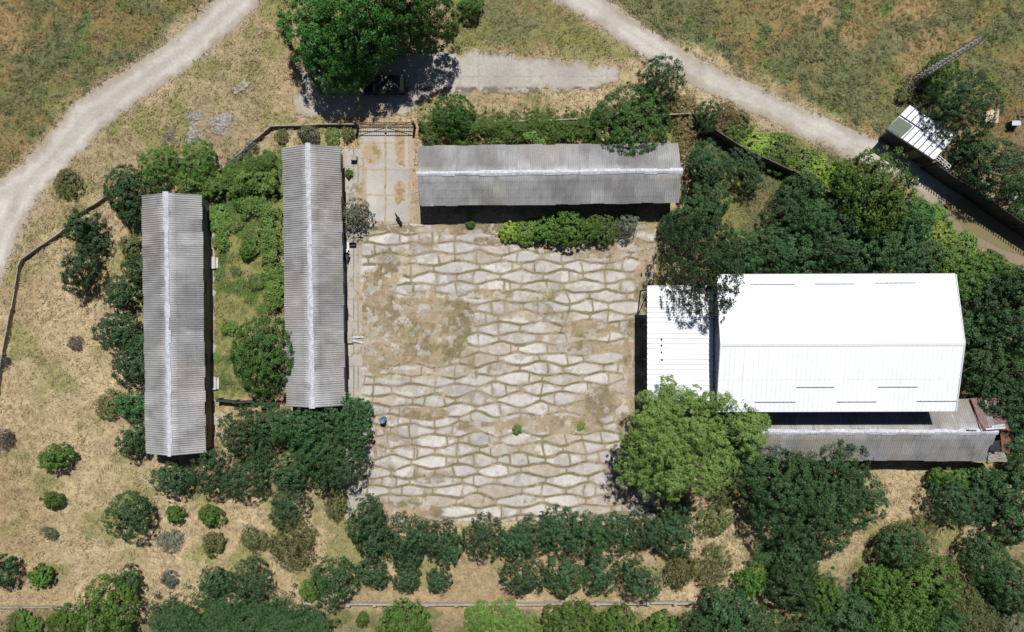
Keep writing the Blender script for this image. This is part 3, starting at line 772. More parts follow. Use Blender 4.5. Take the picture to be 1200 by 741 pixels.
# ------------------------------------------------------------------ small objects
dm = thing('oil_drum', 'blue steel drum standing on the paving by the left edge of the yard', 'drum', (*W(449, 492, .4), .03))
prof = [(0, 0), (.285, 0), (.29, .02), (.285, .05), (.285, .28), (.30, .30), (.285, .32), (.285, .57), (.30, .59), (.285, .61), (.285, .84), (.295, .865), (.285, .88), (.265, .88), (.26, .855), (0, .855)]
def lathe(prof, n=24, sx=1, sy=1):
    mb = MB(); vs = []; 
    for r_, z in prof:
        for k in range(n): a = 2 * math.pi * k / n; vs.append((max(r_, .001) * math.cos(a) * sx, max(r_, .001) * math.sin(a) * sy, z))
    fs = [(i * n + k, i * n + (k + 1) % n, (i + 1) * n + (k + 1) % n, (i + 1) * n + k) for i in range(len(prof) - 1) for k in range(n)]
    return mb.add(vs, fs)
lathe(prof).build('drum_body', mat_flat('blue_paint', (.12, .18, .28), .5, var=.3, scale=6), dm, smooth=True)
MB().tube([(.12, .08, .85), (.12, .08, .875)], .045, 10).build('bung', M_steel, dm)
MB().tube([(-.14, -.1, .85), (-.14, -.1, .868)], .025, 8).build('bung', M_steel, dm)

# dog, built as one skinned body
def dog():
    r = thing('dog', 'black dog standing on the concrete drive just above the yard', 'dog', (*W(468.3, 258.5, 0), .02), math.radians(118))
    J = [((-.30, 0, .50), .10), ((-.08, 0, .50), .115), ((.14, 0, .50), .135), ((.27, 0, .55), .10), ((.38, 0, .66), .075), ((.47, 0, .72), .085), ((.56, 0, .70), .055), ((.65, 0, .67), .035),
         ((-.40, 0, .50), .035), ((-.52, .02, .42), .025), ((-.62, .05, .36), .018),
         ((-.30, .10, .42), .08), ((-.26, .11, .27), .045), ((-.36, .11, .16), .028), ((-.33, .11, .03), .03), ((-.27, .11, .02), .028),
         ((-.30, -.10, .42), .08), ((-.22, -.11, .28), .045), ((-.32, -.11, .16), .028), ((-.29, -.11, .03), .03), ((-.23, -.11, .02), .028),
         ((.18, .10, .38), .06), ((.16, .10, .22), .036), ((.18, .10, .04), .028), ((.23, .10, .02), .028),
         ((.18, -.10, .38), .06), ((.20, -.10, .22), .036), ((.16, -.10, .04), .028), ((.21, -.10, .02), .028)]
    E = [(0, 1), (1, 2), (2, 3), (3, 4), (4, 5), (5, 6), (6, 7), (0, 8), (8, 9), (9, 10), (0, 11), (11, 12), (12, 13), (13, 14), (14, 15), (0, 16), (16, 17), (17, 18), (18, 19), (19, 20), (2, 21), (21, 22), (22, 23), (23, 24), (2, 25), (25, 26), (26, 27), (27, 28)]
    me = bpy.data.meshes.new('dog_body'); me.from_pydata([j[0] for j in J], E, []); me.materials.append(mat_flat('black_fur', (.018, .016, .016), .8, var=.3, scale=12))
    o = link('body', me, r); s = o.modifiers.new('skin', 'SKIN'); ss = o.modifiers.new('sub', 'SUBSURF'); ss.levels = ss.render_levels = 2
    for i, (p, rad) in enumerate(J): me.skin_vertices[0].data[i].radius = (rad, rad)
    me.skin_vertices[0].data[0].use_root = True
    for sgn in (-1, 1):
        MB().add([(.44, sgn * .05, .79), (.49, sgn * .07, .78), (.44, sgn * .10, .76), (.45, sgn * .08, .87)], [(0, 1, 2), (0, 1, 3), (1, 2, 3), (2, 0, 3)]).build('ear', MATS['black_fur'], r)
        bm = MB(); lathe([(0, -.01), (.01, -.005), (.011, .003), (0, .01)], 8); e = lathe([(0, -.01), (.012, 0), (0, .01)], 8).build('eye', M_glass, r); e.location = (.545, sgn * .045, .735)
    e = MB().box((.685, 0, .68), (.03, .04, .03)).build('nose', M_dark, r)
    return r
dog()

# car in the shade of the big trees
def car():
    cx, cy = W(450, 100, .7)
    r = thing('parked_car', 'dark blue hatchback parked in the shade of the big trees above the gate', 'car', (cx, cy, .01), math.pi)
    Lc2, Wc2 = 3.9, 1.62
    prof = [(-1.95, .35), (-1.95, .75), (-1.85, .95), (-1.55, 1.30), (-1.2, 1.40), (.15, 1.42), (.45, 1.32), (.95, .98), (1.8, .84), (1.95, .65), (1.95, .35)]
    mb = MB(); st = [(-.81, .93), (-.78, 1.0), (-.6, 1.0), (.6, 1.0), (.78, 1.0), (.81, .93)]
    vs = []
    for y, s in st:
        for x, z in prof:
            tum = 1 - max(0, (z - .9)) * .32
            vs.append((x * (1 if s == 1 else .99), y * tum, z if s == 1 else .35 + (z - .35) * .97))
    n = len(prof)
    fs = [(i * n + k, i * n + (k + 1) % n, (i + 1) * n + (k + 1) % n, (i + 1) * n + k) for i in range(len(st) - 1) for k in range(n)]
    fs += [tuple(range(n)), tuple((len(st) - 1) * n + k for k in range(n))[::-1]]
    paint = mat_flat('dark_blue_car_paint', (.012, .017, .035), .3, var=.05, spec=.6)
    mb.add(vs, fs).build('body', paint, r, bevel=.03)
    gl = mat_flat('car_glass', (.02, .025, .03), .08, var=.05, spec=.8)
    MB().add([(.49, -.62, 1.33), (.49, .62, 1.33), (.94, .72, 1.0), (.94, -.72, 1.0)], [(0, 1, 2, 3)]).build('windscreen', gl, r)
    MB().add([(-1.58, -.60, 1.30), (-1.58, .60, 1.30), (-1.86, .68, .98), (-1.86, -.68, .98)], [(0, 1, 2, 3)]).build('rear_window', gl, r)
    for s in (-1, 1):
        MB().add([(-1.4, s * .765, 1.25), (.3, s * .765, 1.25), (.75, s * .815, .98), (-1.6, s * .815, .98)], [(0, 1, 2, 3)]).build('side_window', gl, r)
        MB().box((1.93, s * .6, .66), (.06, .3, .14)).build('headlight', MW2, r)
        MB().box((.6, s * .92, .98), (.12, .2, .13)).build('wing_mirror', paint, r, bevel=.02)
        for x in (-1.25, 1.22):
            wv = MB().tube([(x, s * .62, .30), (x, s * .82, .30)], .30, 20).build('wheel', mat_flat('rubber', (.02, .02, .02), .9), r, bevel=.02)
            MB().tube([(x, s * .815, .30), (x, s * .835, .30)], .18, 14).build('rim', M_steel, wv)
car()

# steps and platforms at the barn doors
def step(label, px, py, wpx, hpx, z=.28, mat=M_concw):
    c = W(px, py, z); w_, h_ = wpx / PPM, hpx / PPM
    mb = MB().box((0, 0, z / 2), (w_, h_, z)).box((w_ / 2 + .11, 0, z * .25), (.22, h_ * .9, z * .5))
    o = mb.build('door_step', mat, bevel=.025); o.location = (c[0], c[1], 0.0); tag(o, label, 'step', 'concrete steps at the barn doors'); return o
step('upper pale concrete step at the right side of the leftmost barn', 248, 308, 8, 14)
step('lower pale concrete step at the right side of the leftmost barn', 249, 449.5, 8, 15)
step('wide grey concrete step at the right door of the middle barn beside the yard', 409, 396, 8, 13, .3, M_concf)
for i, (x0, y0, x1, y1, lab) in enumerate([(413, 395.5, 426, 395.2, 'upper of two white planks at the wide barn step on the yard'), (413, 399, 425, 402, 'lower slanting white plank at the wide barn step on the yard')]):
    o = MB().bar((*W(x0, y0, .3), .24), (*W(x1, y1, .1), .10), .17, .05).build('white_plank', M_ridge); tag(o, lab, 'plank', 'white planks by the barn step')

def rag_sheet(name, label, cat, px, py, wpx, hpx, mat, z=.08, seed=1, rot=0.0):
    n = 14; vs = []; rr = random.Random(seed)
    for i in range(n + 1):
        for j in range(n + 1):
            u, v = i / n - .5, j / n - .5; ed = 1 - .25 * math.sin(5 * math.atan2(v, u) + seed) * math.hypot(u, v)
            vs.append((u * wpx / PPM * ed, v * hpx / PPM * ed, z * (.3 + abs(math.sin(u * 9 + seed) * math.cos(v * 7 + seed * 2)) + rr.uniform(0, .3))))
    fs = [(i * (n + 1) + j, (i + 1) * (n + 1) + j, (i + 1) * (n + 1) + j + 1, i * (n + 1) + j + 1) for i in range(n) for j in range(n)]
    o = MB().add(vs, fs).build(name, mat); s = o.modifiers.new('t', 'SOLIDIFY'); s.thickness = .01
    o.location = (*W(px, py), .03); o.rotation_euler = (0, 0, rot); return tag(o, label, cat)
M_tarp = mat_flat('white_plastic', (.70, .69, .68), .6, var=.15)
rag_sheet('plastic_sheet', 'crumpled white plastic sheet by the middle barn wall below the small tree', 'plastic sheet', 406.5, 291, 6, 16, M_tarp, seed=2)
def crate(name, label, px, py, wpx, hpx, h, mat, lid=None, rot=0, group=None):
    r = thing(name, label, 'crate', (*W(px, py, h / 2), .03), rot, group); w_, d_ = wpx / PPM, hpx / PPM; t2 = .03
    mb = MB().box((0, 0, .02), (w_, d_, .04))
    for s in (-1, 1):
        for q in range(3):
            z = .08 + q * (h - .12) / 3 + (h - .1) / 6
            mb.box((0, s * (d_ / 2 - t2 / 2), z), (w_, t2, (h - .1) / 3 * .85)); mb.box((s * (w_ / 2 - t2 / 2), 0, z), (t2, d_ - .07, (h - .1) / 3 * .85))
    for sx in (-1, 1):
        for sy in (-1, 1): mb.box((sx * (w_ / 2 - .05), sy * (d_ / 2 - .05), h / 2), (.035, .035, h))
    mb.build('crate_side', mat, r)
    if lid: MB().box((0, 0, h + .02), (w_ * 1.02, d_ * 1.02, .04)).build('lid', lid, r)
    return r
crate('crate', 'dark open crate on the walkway below the small tree at the middle barn', 413.5, 286.5, 8, 4, .35, M_dsteel)
crate('crate', 'small dark box with pale lid edge left of the concrete drive', 415, 186, 7, 5, .5, M_wood, M_concf)
crate('crate', 'black lidded box on the junk lawn in the upper right corner', 1187, 146, 10, 5.5, .8, M_dsteel, M_ridge)
crate('crate', 'small grey open crate at the right picture edge near the junk lawn', 1196, 138, 6, 5, .4, M_concf)
# motorcycle-like dark heap by the wall: a low wheelbarrow
wb = thing('wheelbarrow', 'dark wheelbarrow leaning by the middle barn wall below the plastic sheet', 'wheelbarrow', (*W(407, 302), .03), 1.3)
MB().add([(-.35, -.25, .5), (.4, -.28, .5), (.4, .28, .5), (-.35, .25, .5), (-.2, -.15, .28), (.25, -.15, .28), (.25, .15, .28), (-.2, .15, .28)], [(4, 5, 6, 7), (0, 1, 5, 4), (1, 2, 6, 5), (2, 3, 7, 6), (3, 0, 4, 7)]).build('tray', M_dsteel, wb)
MB().tube([(.5, -.03, .2), (.5, .03, .2)], .19, 16).build('wheel', mat_flat('rubber', (.02, .02, .02), .9), wb)
for s in (-1, 1):
    MB().tube([(.5, s * .06, .2), (-.1, s * .2, .27), (-.8, s * .27, .48)], .018, 6).build('handle', M_wood, wb); MB().tube([(-.2, s * .2, .28), (-.28, s * .22, 0)], .015, 6).build('leg', M_dsteel, wb)

# garden table of pale boards
tb = thing('board_table', 'pale wooden board table beside the fine-leaved tree in the upper right', 'table', (*W(1162, 137, .6), 0), -.08)
for i, (x, w_) in enumerate([(-.42, .34), (-.02, .38), (.42, .36)]): MB().box((x, .0 + .04 * i, .68), (w_, 1.15 + .1 * (i == 2), .04)).build('board', mat_flat('pale_boards', (.60, .47, .33), .8, var=.2, scale=5), tb)
for sx in (-1, 1):
    for sy in (-1, 1): MB().box((sx * .48, sy * .45, .33), (.06, .06, .66)).build('leg', M_wood, tb)
# white basins
for (px, py, s, lab) in [(1174.5, 221, .36, 'larger white oval basin under the dark tree at the right edge'), (1177, 213, .26, 'smaller white oval basin just above the larger one at the right edge')]:
    o = lathe([(0, .03), (.7, .03), (.95, .22), (1.0, .25), (.96, .22), (.72, .0), (0, 0)], 20, s, s * .55).build('basin', M_tarp, smooth=True); o.location = (*W(px, py), .35); o.rotation_euler = (.1, 0, -.2); tag(o, lab, 'basin', 'white basins')
rag_sheet('plastic_sheet', 'crumpled white sheet at the right edge above the tall black fence', 'plastic sheet', 1184, 231, 14, 9, M_tarp, .25, 5, .6)
rag_sheet('plastic_sheet', 'small white scrap of sheet between the hut and the dark tree', 'plastic sheet', 1122, 184, 5, 4, M_tarp, .2, 7)
rag_sheet('plastic_sheet', 'small white scrap above the bottom left ivy thicket', 'plastic sheet', 360, 706, 9, 4, M_tarp, .1, 9)
rag_sheet('rubble_patch', 'grey rubble patch in the straw right of the road bend, nearest the big trees', 'rubble', 283, 102, 20, 10, M_concf, .1, 12, .6)
# heaps of grey gravel beside the left road
def heap(label, px, py, rx, ry, h, mat, seed):
    bm = bmesh.new(); bmesh.ops.create_icosphere(bm, subdivisions=5, radius=1)
    rr = np.random.RandomState(seed)
    for v in bm.verts:
        n = float(vnoise(v.co.x, v.co.y, .18, seed)) * .5 + float(vnoise(v.co.x, v.co.y, .07, seed + 1)) * .5
        r2 = 1 + .7 * (float(vnoise(v.co.x * 1.0, v.co.y, .8, seed + 2)) - .5) * 2
        v.co = Vector((v.co.x * rx / PPM * r2, v.co.y * ry / PPM * r2, max(v.co.z, -.3) * h * .8 * (1 - .6 * math.hypot(v.co.x, v.co.y)) + (n - .5) * .22 - .05))
    me = bpy.data.meshes.new('gravel_heap'); bm.to_mesh(me); bm.free(); me.materials.append(mat)
    o = link('gravel_heap', me); o.location = (*W(px, py), -.01); return tag(o, label, 'gravel heap', 'gravel heaps beside the left road')
M_grav = mat_flat('grey_gravel', (.33, .305, .275), .95, var=.6, scale=5, bump=1.0); M_grav2 = mat_flat('dark_gravel', (.17, .15, .125), .95, var=.5, scale=5, bump=1.0)
heap('largest grey gravel heap in the straw right of the other heaps', 255, 143, 14, 15, .45, M_grav, 3)
heap('small grey gravel heap, top one of the two in the middle', 226, 135, 11, 7, .3, M_grav, 4)
heap('small round grey gravel heap, lower one of the two in the middle', 227, 158, 10, 11, .35, M_grav, 5)
heap('dark low gravel heap nearest the bush above the leftmost barn', 200, 162, 9, 9, .3, M_grav2, 6)
# fallen pale branches in the straw at lower left
for i, (x0, y0, x1, y1, lab) in enumerate([(165, 559, 182, 574, 'bleached fallen branch in the straw below the leftmost barn'), (104, 628, 122, 642, 'bleached fallen branch in the straw left of the large round bush')]):
    p0 = Vector((*W(x0, y0), .1)); p1 = Vector((*W(x1, y1), .12)); rr = random.Random(i); mid = (p0 + p1) / 2 + Vector((.1, .15, .05))
    o = MB().tube([p0, mid, p1], [.05, .04, .015], 6).tube([mid, mid + Vector((.5, .1, .1))], [.03, .01], 5).build('fallen_branch', mat_flat('bleached_wood', (.50, .42, .33), .9)); tag(o, lab, 'branch', 'fallen branches in the straw')
# ------------------------------------------------------------------ foliage
M_leaf = mat_attr('foliage', 0.5, 0.0, spec=0.3, trans=0.08, objvar=0.24)
M_plume = mat_attr('feathery_foliage', 0.5, 0.0, spec=0.3, trans=0.15)
M_grass = mat_attr('grass_blades', 0.8, 0.0, spec=0.15, trans=0.15)
M_bark = mat_flat('bark', (.16, .12, .09), .9, var=.3, scale=8, bump=.4)

def leaf_quads(P, Nn, size, rs, asp=.55):
    """diamond leaves at P facing roughly Nn"""
    n = len(P)
    Nn = Nn / (np.linalg.norm(Nn, axis=1, keepdims=True) + 1e-9)
    a = rs.normal(size=(n, 3)); T = np.cross(Nn, a); T /= np.linalg.norm(T, axis=1, keepdims=True) + 1e-9
    B = np.cross(Nn, T); s = (size * rs.uniform(.6, 1.35, n))[:, None]
    V = np.stack([P - T * s * .5, P + B * s * asp * .5 + Nn * s * .06, P + T * s * .5, P - B * s * asp * .5 + Nn * s * .06], 1).reshape(-1, 3)
    F = np.arange(n * 4).reshape(n, 4)
    return V, F

KINDS = {
 # c / c2 leaf tones, hr height over radius, rc clump radius in m, nl leaves per clump, leaf size, irr outline irregularity
 'orchard': dict(c=(.025, .061, .022), c2=(.060, .120, .044), hr=2.0, rc=.25, nl=34, leaf=.125, up=.35, irr=.62),
 'orchardg': dict(c=(.026, .072, .022), c2=(.064, .138, .042), hr=1.9, rc=.26, nl=36, leaf=.125, up=.35, irr=.42),
 'bush': dict(c=(.045, .100, .014), c2=(.105, .190, .030), hr=1.4, rc=.22, nl=34, leaf=.12, up=.4, irr=.66),
 'lime': dict(c=(.15, .23, .025), c2=(.26, .34, .05), hr=1.0, rc=.22, nl=34, leaf=.13, up=.5, irr=.35),
 'vine': dict(c=(.060, .120, .018), c2=(.15, .225, .045), hr=.7, rc=.30, nl=36, leaf=.16, up=.7, irr=.45),
 'olive': dict(c=(.075, .095, .030), c2=(.16, .17, .06), hr=1.0, rc=.22, nl=22, leaf=.11, up=.5, irr=.6),
 'grey': dict(c=(.10, .125, .08), c2=(.19, .21, .14), hr=1.0, rc=.22, nl=18, leaf=.11, up=.5, irr=.65),
 'brown': dict(c=(.16, .125, .05), c2=(.28, .22, .10), hr=1.0, rc=.24, nl=20, leaf=.11, up=.5, irr=.6),
 'dead': dict(c=(.06, .055, .05), c2=(.12, .11, .10), hr=1.0, rc=.20, nl=11, leaf=.10, up=.3, irr=.7),
 'broad': dict(c=(.026, .080, .012), c2=(.065, .160, .026), hr=1.55, rc=.46, nl=62, leaf=.20, up=.4, irr=.34),
 'dense': dict(c=(.021, .053, .018), c2=(.054, .108, .034), hr=1.8, rc=.33, nl=46, leaf=.145, up=.35, irr=.38),
 'dome': dict(c=(.032, .088, .014), c2=(.072, .160, .032), hr=1.35, rc=.30, nl=50, leaf=.14, up=.35, irr=.16),
 'feather': dict(c=(.10, .175, .035), c2=(.185, .27, .065), hr=1.1, rc=.36, nl=46, leaf=.13, up=.5, irr=.34),
 'fine': dict(c=(.026, .066, .022), c2=(.064, .125, .042), hr=1.25, rc=.27, nl=40, leaf=.11, up=.3, irr=.40),
}
BASER = {'dome': 3.2, 'broad': 4.6, 'feather': 5.6, 'dense': 3.0, 'fine': 3.2}
def clumps_to_leaves(cen, out, rad, k, rs, nl):
    n = len(cen); idx = np.repeat(np.arange(n), nl)
    D = rs.normal(size=(len(idx), 3)); D /= np.linalg.norm(D, axis=1, keepdims=True)
    o = out[idx]; dt = (D * o).sum(1, keepdims=True); D = np.where(dt < -.25, D - 2 * dt * o, D)
    q = rad[idx] * rs.uniform(.45, 1.12, len(idx)) * (1 + .3 * (rs.rand(len(idx)) < .08))
    P = cen[idx] + D * q[:, None] * np.array([1, 1, .8])
    P[:, 2] = np.maximum(P[:, 2], .05)
    Nn = D * .75 + o * .35 + rs.normal(size=D.shape) * .32 + np.array([0, 0, k['up']])
    V, F = leaf_quads(P, Nn, k['leaf'], rs, .62)
    tone = rs.uniform(0, 1, n)[idx] * .5 + rs.uniform(0, 1, len(idx)) * .5
    c = (np.array(k['c']) + (np.array(k['c2']) - np.array(k['c'])) * tone[:, None]) * rs.uniform(.8, 1.2, (len(idx), 1))
    return V, F, np.repeat(c, 4, 0)
def crown_np(K, R, seed):
    k = KINDS[K]; rs = np.random.RandomState(seed); H = R * k['hr']; base = .15 * H
    rc = k['rc'] * np.clip((R / BASER.get(K, 2.0)) ** .35, .7, 1.2)
    n = int(3.9 * (R / rc) ** 2) + 14
    u = rs.uniform(-.35, 1, n); ph = rs.uniform(0, 2 * np.pi, n); ch = np.sqrt(np.clip(1 - u * u, 0, 1))
    D = np.stack([ch * np.cos(ph), ch * np.sin(ph), u], 1)
    irr = k['irr']
    # limbs: outline and height swell towards a few limb directions
    nl_ = max(5, int(6 + R * 1.6)); La = rs.uniform(0, 2 * np.pi, nl_); Lu = rs.uniform(-.1, .95, nl_); Lc = np.sqrt(1 - Lu ** 2)
    LD = np.stack([Lc * np.cos(La), Lc * np.sin(La), Lu], 1)
    near = (D @ LD.T).max(1); swell = sstep(.55, .97, near)
    Ls = (1 - irr * .52) + irr * .56 * swell + rs.uniform(-1, .8, n) * irr * .22
    layer = rs.rand(n) < .38; Ls = np.where(layer, Ls * rs.uniform(.35, .85, n), Ls)
    tips = D * (np.array([R, R, (H - base) * .64]) * Ls[:, None]) + np.array([0, 0, base + (H - base) * .36])
    # hang spikes: a few clumps stray beyond the outline
    sp = rs.rand(n) < .05; tips[sp] += D[sp] * R * .10
    rad = rc * rs.uniform(.6, 1.35, n) * np.where(sp, .6, 1)
    V, F, c = clumps_to_leaves(tips, D, rad, k, rs, k['nl'])
    return V, F, c, tips, np.array([0, 0, base + (H - base) * .25]), H
def trunk_mb(R, H, tips, cen, seed, many=10):
    rr = random.Random(seed); mb = MB(); tr = max(.04, R * .055); zc = cen[2]
    lean = (rr.uniform(-.08, .08) * R, rr.uniform(-.08, .08) * R)
    mb.tube([(0, 0, -.1), (lean[0] * .5, lean[1] * .5, zc * .5), (lean[0], lean[1], zc * 1.1)], [tr * 1.35, tr, tr * .8], 7)
    for i in range(min(many, len(tips))):
        t = Vector(tips[(i * 7) % len(tips)]); c = Vector((lean[0], lean[1], zc * rr.uniform(.75, 1.1))); m_ = c.lerp(t, .5) + Vector((0, 0, .06 * R))
        mb.tube([c, m_, c.lerp(t, .92)], [tr * .55, tr * .35, tr * .12], 5, cap=False)
    return mb
PROTO = {}
def proto(K, R, var):
    sizes = {'broad': (4.6,), 'feather': (5.6,), 'dense': (2.0, 3.2), 'dome': (3.2,), 'fine': (3.2,)}.get(K, (.8, 1.4, 2.1))
    Rb = min(sizes, key=lambda q: abs(math.log(q / R))); key = (K, Rb, var)
    if key not in PROTO:
        V, F, c, tips, cen, H = crown_np(K, Rb, 1000 + len(PROTO) * 7)
        mc = mesh_np('crown', V, F, 4, c, M_leaf); mt = trunk_mb(Rb, H, tips, cen, len(PROTO), 14 if Rb > 2.5 else 9).mesh('trunk', M_bark, True)
        PROTO[key] = (Rb, H, mc, mt)
    return PROTO[key]
PR = random.Random(77)
LOOK = {'orchard': 'dark green orchard tree', 'orchardg': 'leafy green orchard tree', 'bush': 'bright green bush', 'lime': 'yellow-green bush', 'vine': 'light green leafy shrub', 'olive': 'olive-green scrubby bush',
        'grey': 'grey-green dry shrub', 'brown': 'dry brown shrub', 'dead': 'dead dark bare shrub', 'broad': 'big broad-leaved tree', 'dense': 'dense dark tree', 'dome': 'dome-shaped tree', 'feather': 'large light green feathery tree', 'fine': 'fine-leaved dark tree'}
NAME = {'orchard': 'orchard_tree', 'orchardg': 'orchard_tree', 'bush': 'bush', 'lime': 'bush', 'vine': 'shrub', 'olive': 'shrub', 'grey': 'shrub', 'brown': 'shrub', 'dead': 'shrub', 'broad': 'broadleaf_tree', 'dense': 'tree', 'dome': 'tree', 'feather': 'feathery_tree', 'fine': 'tree'}
def plant(K, px, py, rpx, label, group=None, hs=1.0, ey=1.0):
    R0 = rpx / PPM; H0 = R0 * KINDS[K]['hr'] * hs; zc = H0 * .55; R0 *= (ALT - zc) / ALT * (.92 if K in ('orchard', 'orchardg', 'fine') else 1.0)
    Rb, Hb, mc, mt = proto(K, R0, PR.randrange(3 if K in ('orchard', 'orchardg', 'dense', 'bush') else 2))
    x, y = W(px, py, zc); s = R0 / Rb
    nm = NAME[K]; cat = nm.split('_')[-1]
    r = thing(nm, label, cat, (x, y, 0), PR.uniform(0, 6.28), group)
    e_ = PR.uniform(.84, 1.12); r.scale = (s * e_, s * ey / e_, s * hs * PR.uniform(.75, 1.25))
    link('trunk', mt, r); link('crown', mc, r)
    return r
ORD = ['first', 'second', 'third', 'fourth', 'fifth', 'sixth', 'seventh', 'eighth', 'ninth', 'tenth', 'eleventh', 'twelfth', 'thirteenth', 'fourteenth']
def row(where, group, items, key='x', K='orchard', hs=1.0):
    items = [tuple(i) + ((K,) if len(i) == 3 else ()) for i in items]
    items.sort(key=lambda i: i[0] if key == 'x' else i[1])
    for i, (px, py, r, k) in enumerate(items):
        n = len(items); sz = 'small ' if r < 15 and k not in ('broad', 'feather') else ''
        if n == 1: o_ = ''
        elif i == n - 1: o_ = ', %s' % ('rightmost' if key == 'x' else 'lowest')
        elif i == 0: o_ = ', %s' % ('leftmost' if key == 'x' else 'topmost')
        else: o_ = ', %s from %s' % (ORD[i], 'left' if key == 'x' else 'top')
        plant(k, px, py, r, sz + LOOK[k] + o_ + ' ' + where, group, hs)

# --- left side
row('along leftmost barn left wall', 'trees beside the leftmost barn', [(158, 250, 15), (141, 343, 21), (161, 316, 17, 'orchardg'), (131, 388, 24), (157, 402, 17, 'orchardg'), (151, 431, 24), (156, 477, 22, 'orchardg'), (155, 516, 20)], 'y')
row('right of the left road fence', 'tree trio in the left straw', [(96, 264, 20), (105, 282, 19), (93, 316, 24)], 'y')
row('above the leftmost barn roof', 'bushes above the leftmost barn', [(148, 222, 24, 'dense'), (186, 197, 23, 'bush'), (233, 191, 23, 'bush')], 'x')
plant('olive', 77, 212, 17, 'round olive bush between the left road and the panel fence')
plant('olive', 127, 474, 18, 'yellowish olive bush left of the lowest trees along the leftmost barn')
plant('olive', 152, 290, 13, 'small pale olive bush at the left wall of the leftmost barn')
row('below the lower end of the leftmost barn', 'trees below the leftmost barn', [(200, 562, 21), (247, 552, 27), (289, 560, 25)])
plant('orchardg', 150, 606, 29, 'large round dark tree alone in the straw field below the leftmost barn')
plant('bush', 66, 536, 17, 'round green bush alone in the straw at far left, above the smaller one')
plant('bush', 248, 604, 12, 'small bright green ball bush in the straw below the barn trees')
plant('bush', 204, 602, 11, 'small ragged bush between the large round tree and the ball bush')
plant('bush', 62, 586, 10, 'tiny bush in the straw at far left below the round one')
plant('grey', 58, 624, 8, 'tiny grey weed shrub in the lower left straw')
plant('orchardg', 3, 668, 19, 'dark bush cut by the left picture edge near the bottom')
plant('bush', 48, 676, 13, 'low spreading small bush near the lower left wall')
plant('dead', 2, 515, 15, 'dead grey shrub at the left picture edge')
plant('dead', 4, 424, 8, 'small dark shrub at the lower end of the left fence')
plant('dead', 88, 404, 9, 'bare dark shrub alone in the straw left of the barn trees')
plant('grey', 197, 634, 14, 'pale grey-green shrub below the small ragged bush')
plant('grey', 198, 680, 10, 'grey-green shrub just above the ivy thicket at lower left')
plant('olive', 297, 633, 15, 'olive bush with grey base in the straw below the orchard cluster')
plant('olive', 250, 638, 13, 'low olive bush in the straw between two other low shrubs')
plant('orchardg', 148, 685, 18, 'dark round tree standing above the green bush at the lower left wall')
plant('bush', 128, 716, 33, 'broad bright green bush crossing the wall at lower left')
plant('bush', 30, 735, 18, 'low green bush at the bottom left corner', hs=.5)
plant('bush', 75, 732, 20, 'low green bush on the bottom edge left of the broad bush', hs=.5)
plant('olive', 20, 728, 14, 'low olive scrub under the bottom left wall', hs=.6)
# --- orchard cluster between the barns and the yard
row('in upper cluster row below the middle barn', 'orchard cluster below the middle barn', [(283, 503, 27), (316, 497, 28), (349, 497, 28), (380, 492, 25), (405, 486, 22), (424, 482, 15), (416, 508, 20)], 'x', 'orchardg')
row('in lower cluster part below the middle barn', 'orchard cluster below the middle barn', [(298, 528, 25), (338, 553, 24), (333, 596, 25), (378, 530, 28, 'orchardg'), (382, 560, 20), (408, 545, 26), (355, 520, 22, 'orchardg')], 'x')
plant('olive', 343, 637, 27, 'broad dark olive bush in the straw below the orchard cluster')
plant('olive', 395, 590, 16, 'loose olive bush between the orchard cluster and the tree row')
row('above the ivy thicket at lower left', 'trees above the ivy thicket', [(252, 682, 20), (292, 682, 25), (390, 682, 28, 'orchardg')])
# --- rows below the yard
row('in front row below the yard left half', 'front tree row below the yard', [(429, 606, 25), (438, 634, 22), (474, 632, 27), (508, 634, 25), (523, 645, 20), (566, 632, 26), (603, 634, 22), (630, 628, 27)], 'x')
row('in front row below the yard right half', 'front tree row below the yard', [(656, 622, 26), (688, 628, 28, 'orchardg'), (722, 626, 25, 'orchardg'), (756, 626, 25), (792, 628, 29), (793, 600, 18)], 'x')
row('in back row above the bottom wall', 'back tree row below the yard', [(435, 673, 19), (476, 655, 18), (478, 678, 17), (514, 682, 15), (614, 676, 26), (660, 679, 24, 'orchardg'), (705, 676, 23), (749, 677, 25)], 'x')
row('right of the yard tree rows', 'scrub right of the tree rows', [(797, 668, 20, 'olive'), (836, 662, 23, 'olive'), (838, 612, 20, 'olive'), (846, 580, 16, 'olive')], 'y')
plant('bush', 879, 679, 18, 'round bright green bush left of the big trees at lower right')
plant('vine', 365, 690, 14, 'yellowish leafy shrub between the ivy thicket and the last tree above it')
plant('bush', 425, 725, 8, 'small green bush below the left end of the pale bottom wall')
row('below the pale bottom wall', 'bushes on the bottom edge', [(472, 738, 32, 'bush'), (560, 724, 16, 'vine'), (592, 728, 22, 'vine'), (668, 734, 30, 'bush'), (722, 738, 26, 'bush'), (620, 738, 18, 'vine'), (776, 738, 20, 'bush')], 'x')
row('at the bottom edge near lower right', 'dark bushes at the bottom edge', [(855, 722, 32, 'dense'), (822, 735, 28, 'orchardg'), (895, 738, 26, 'orchardg')], 'x')
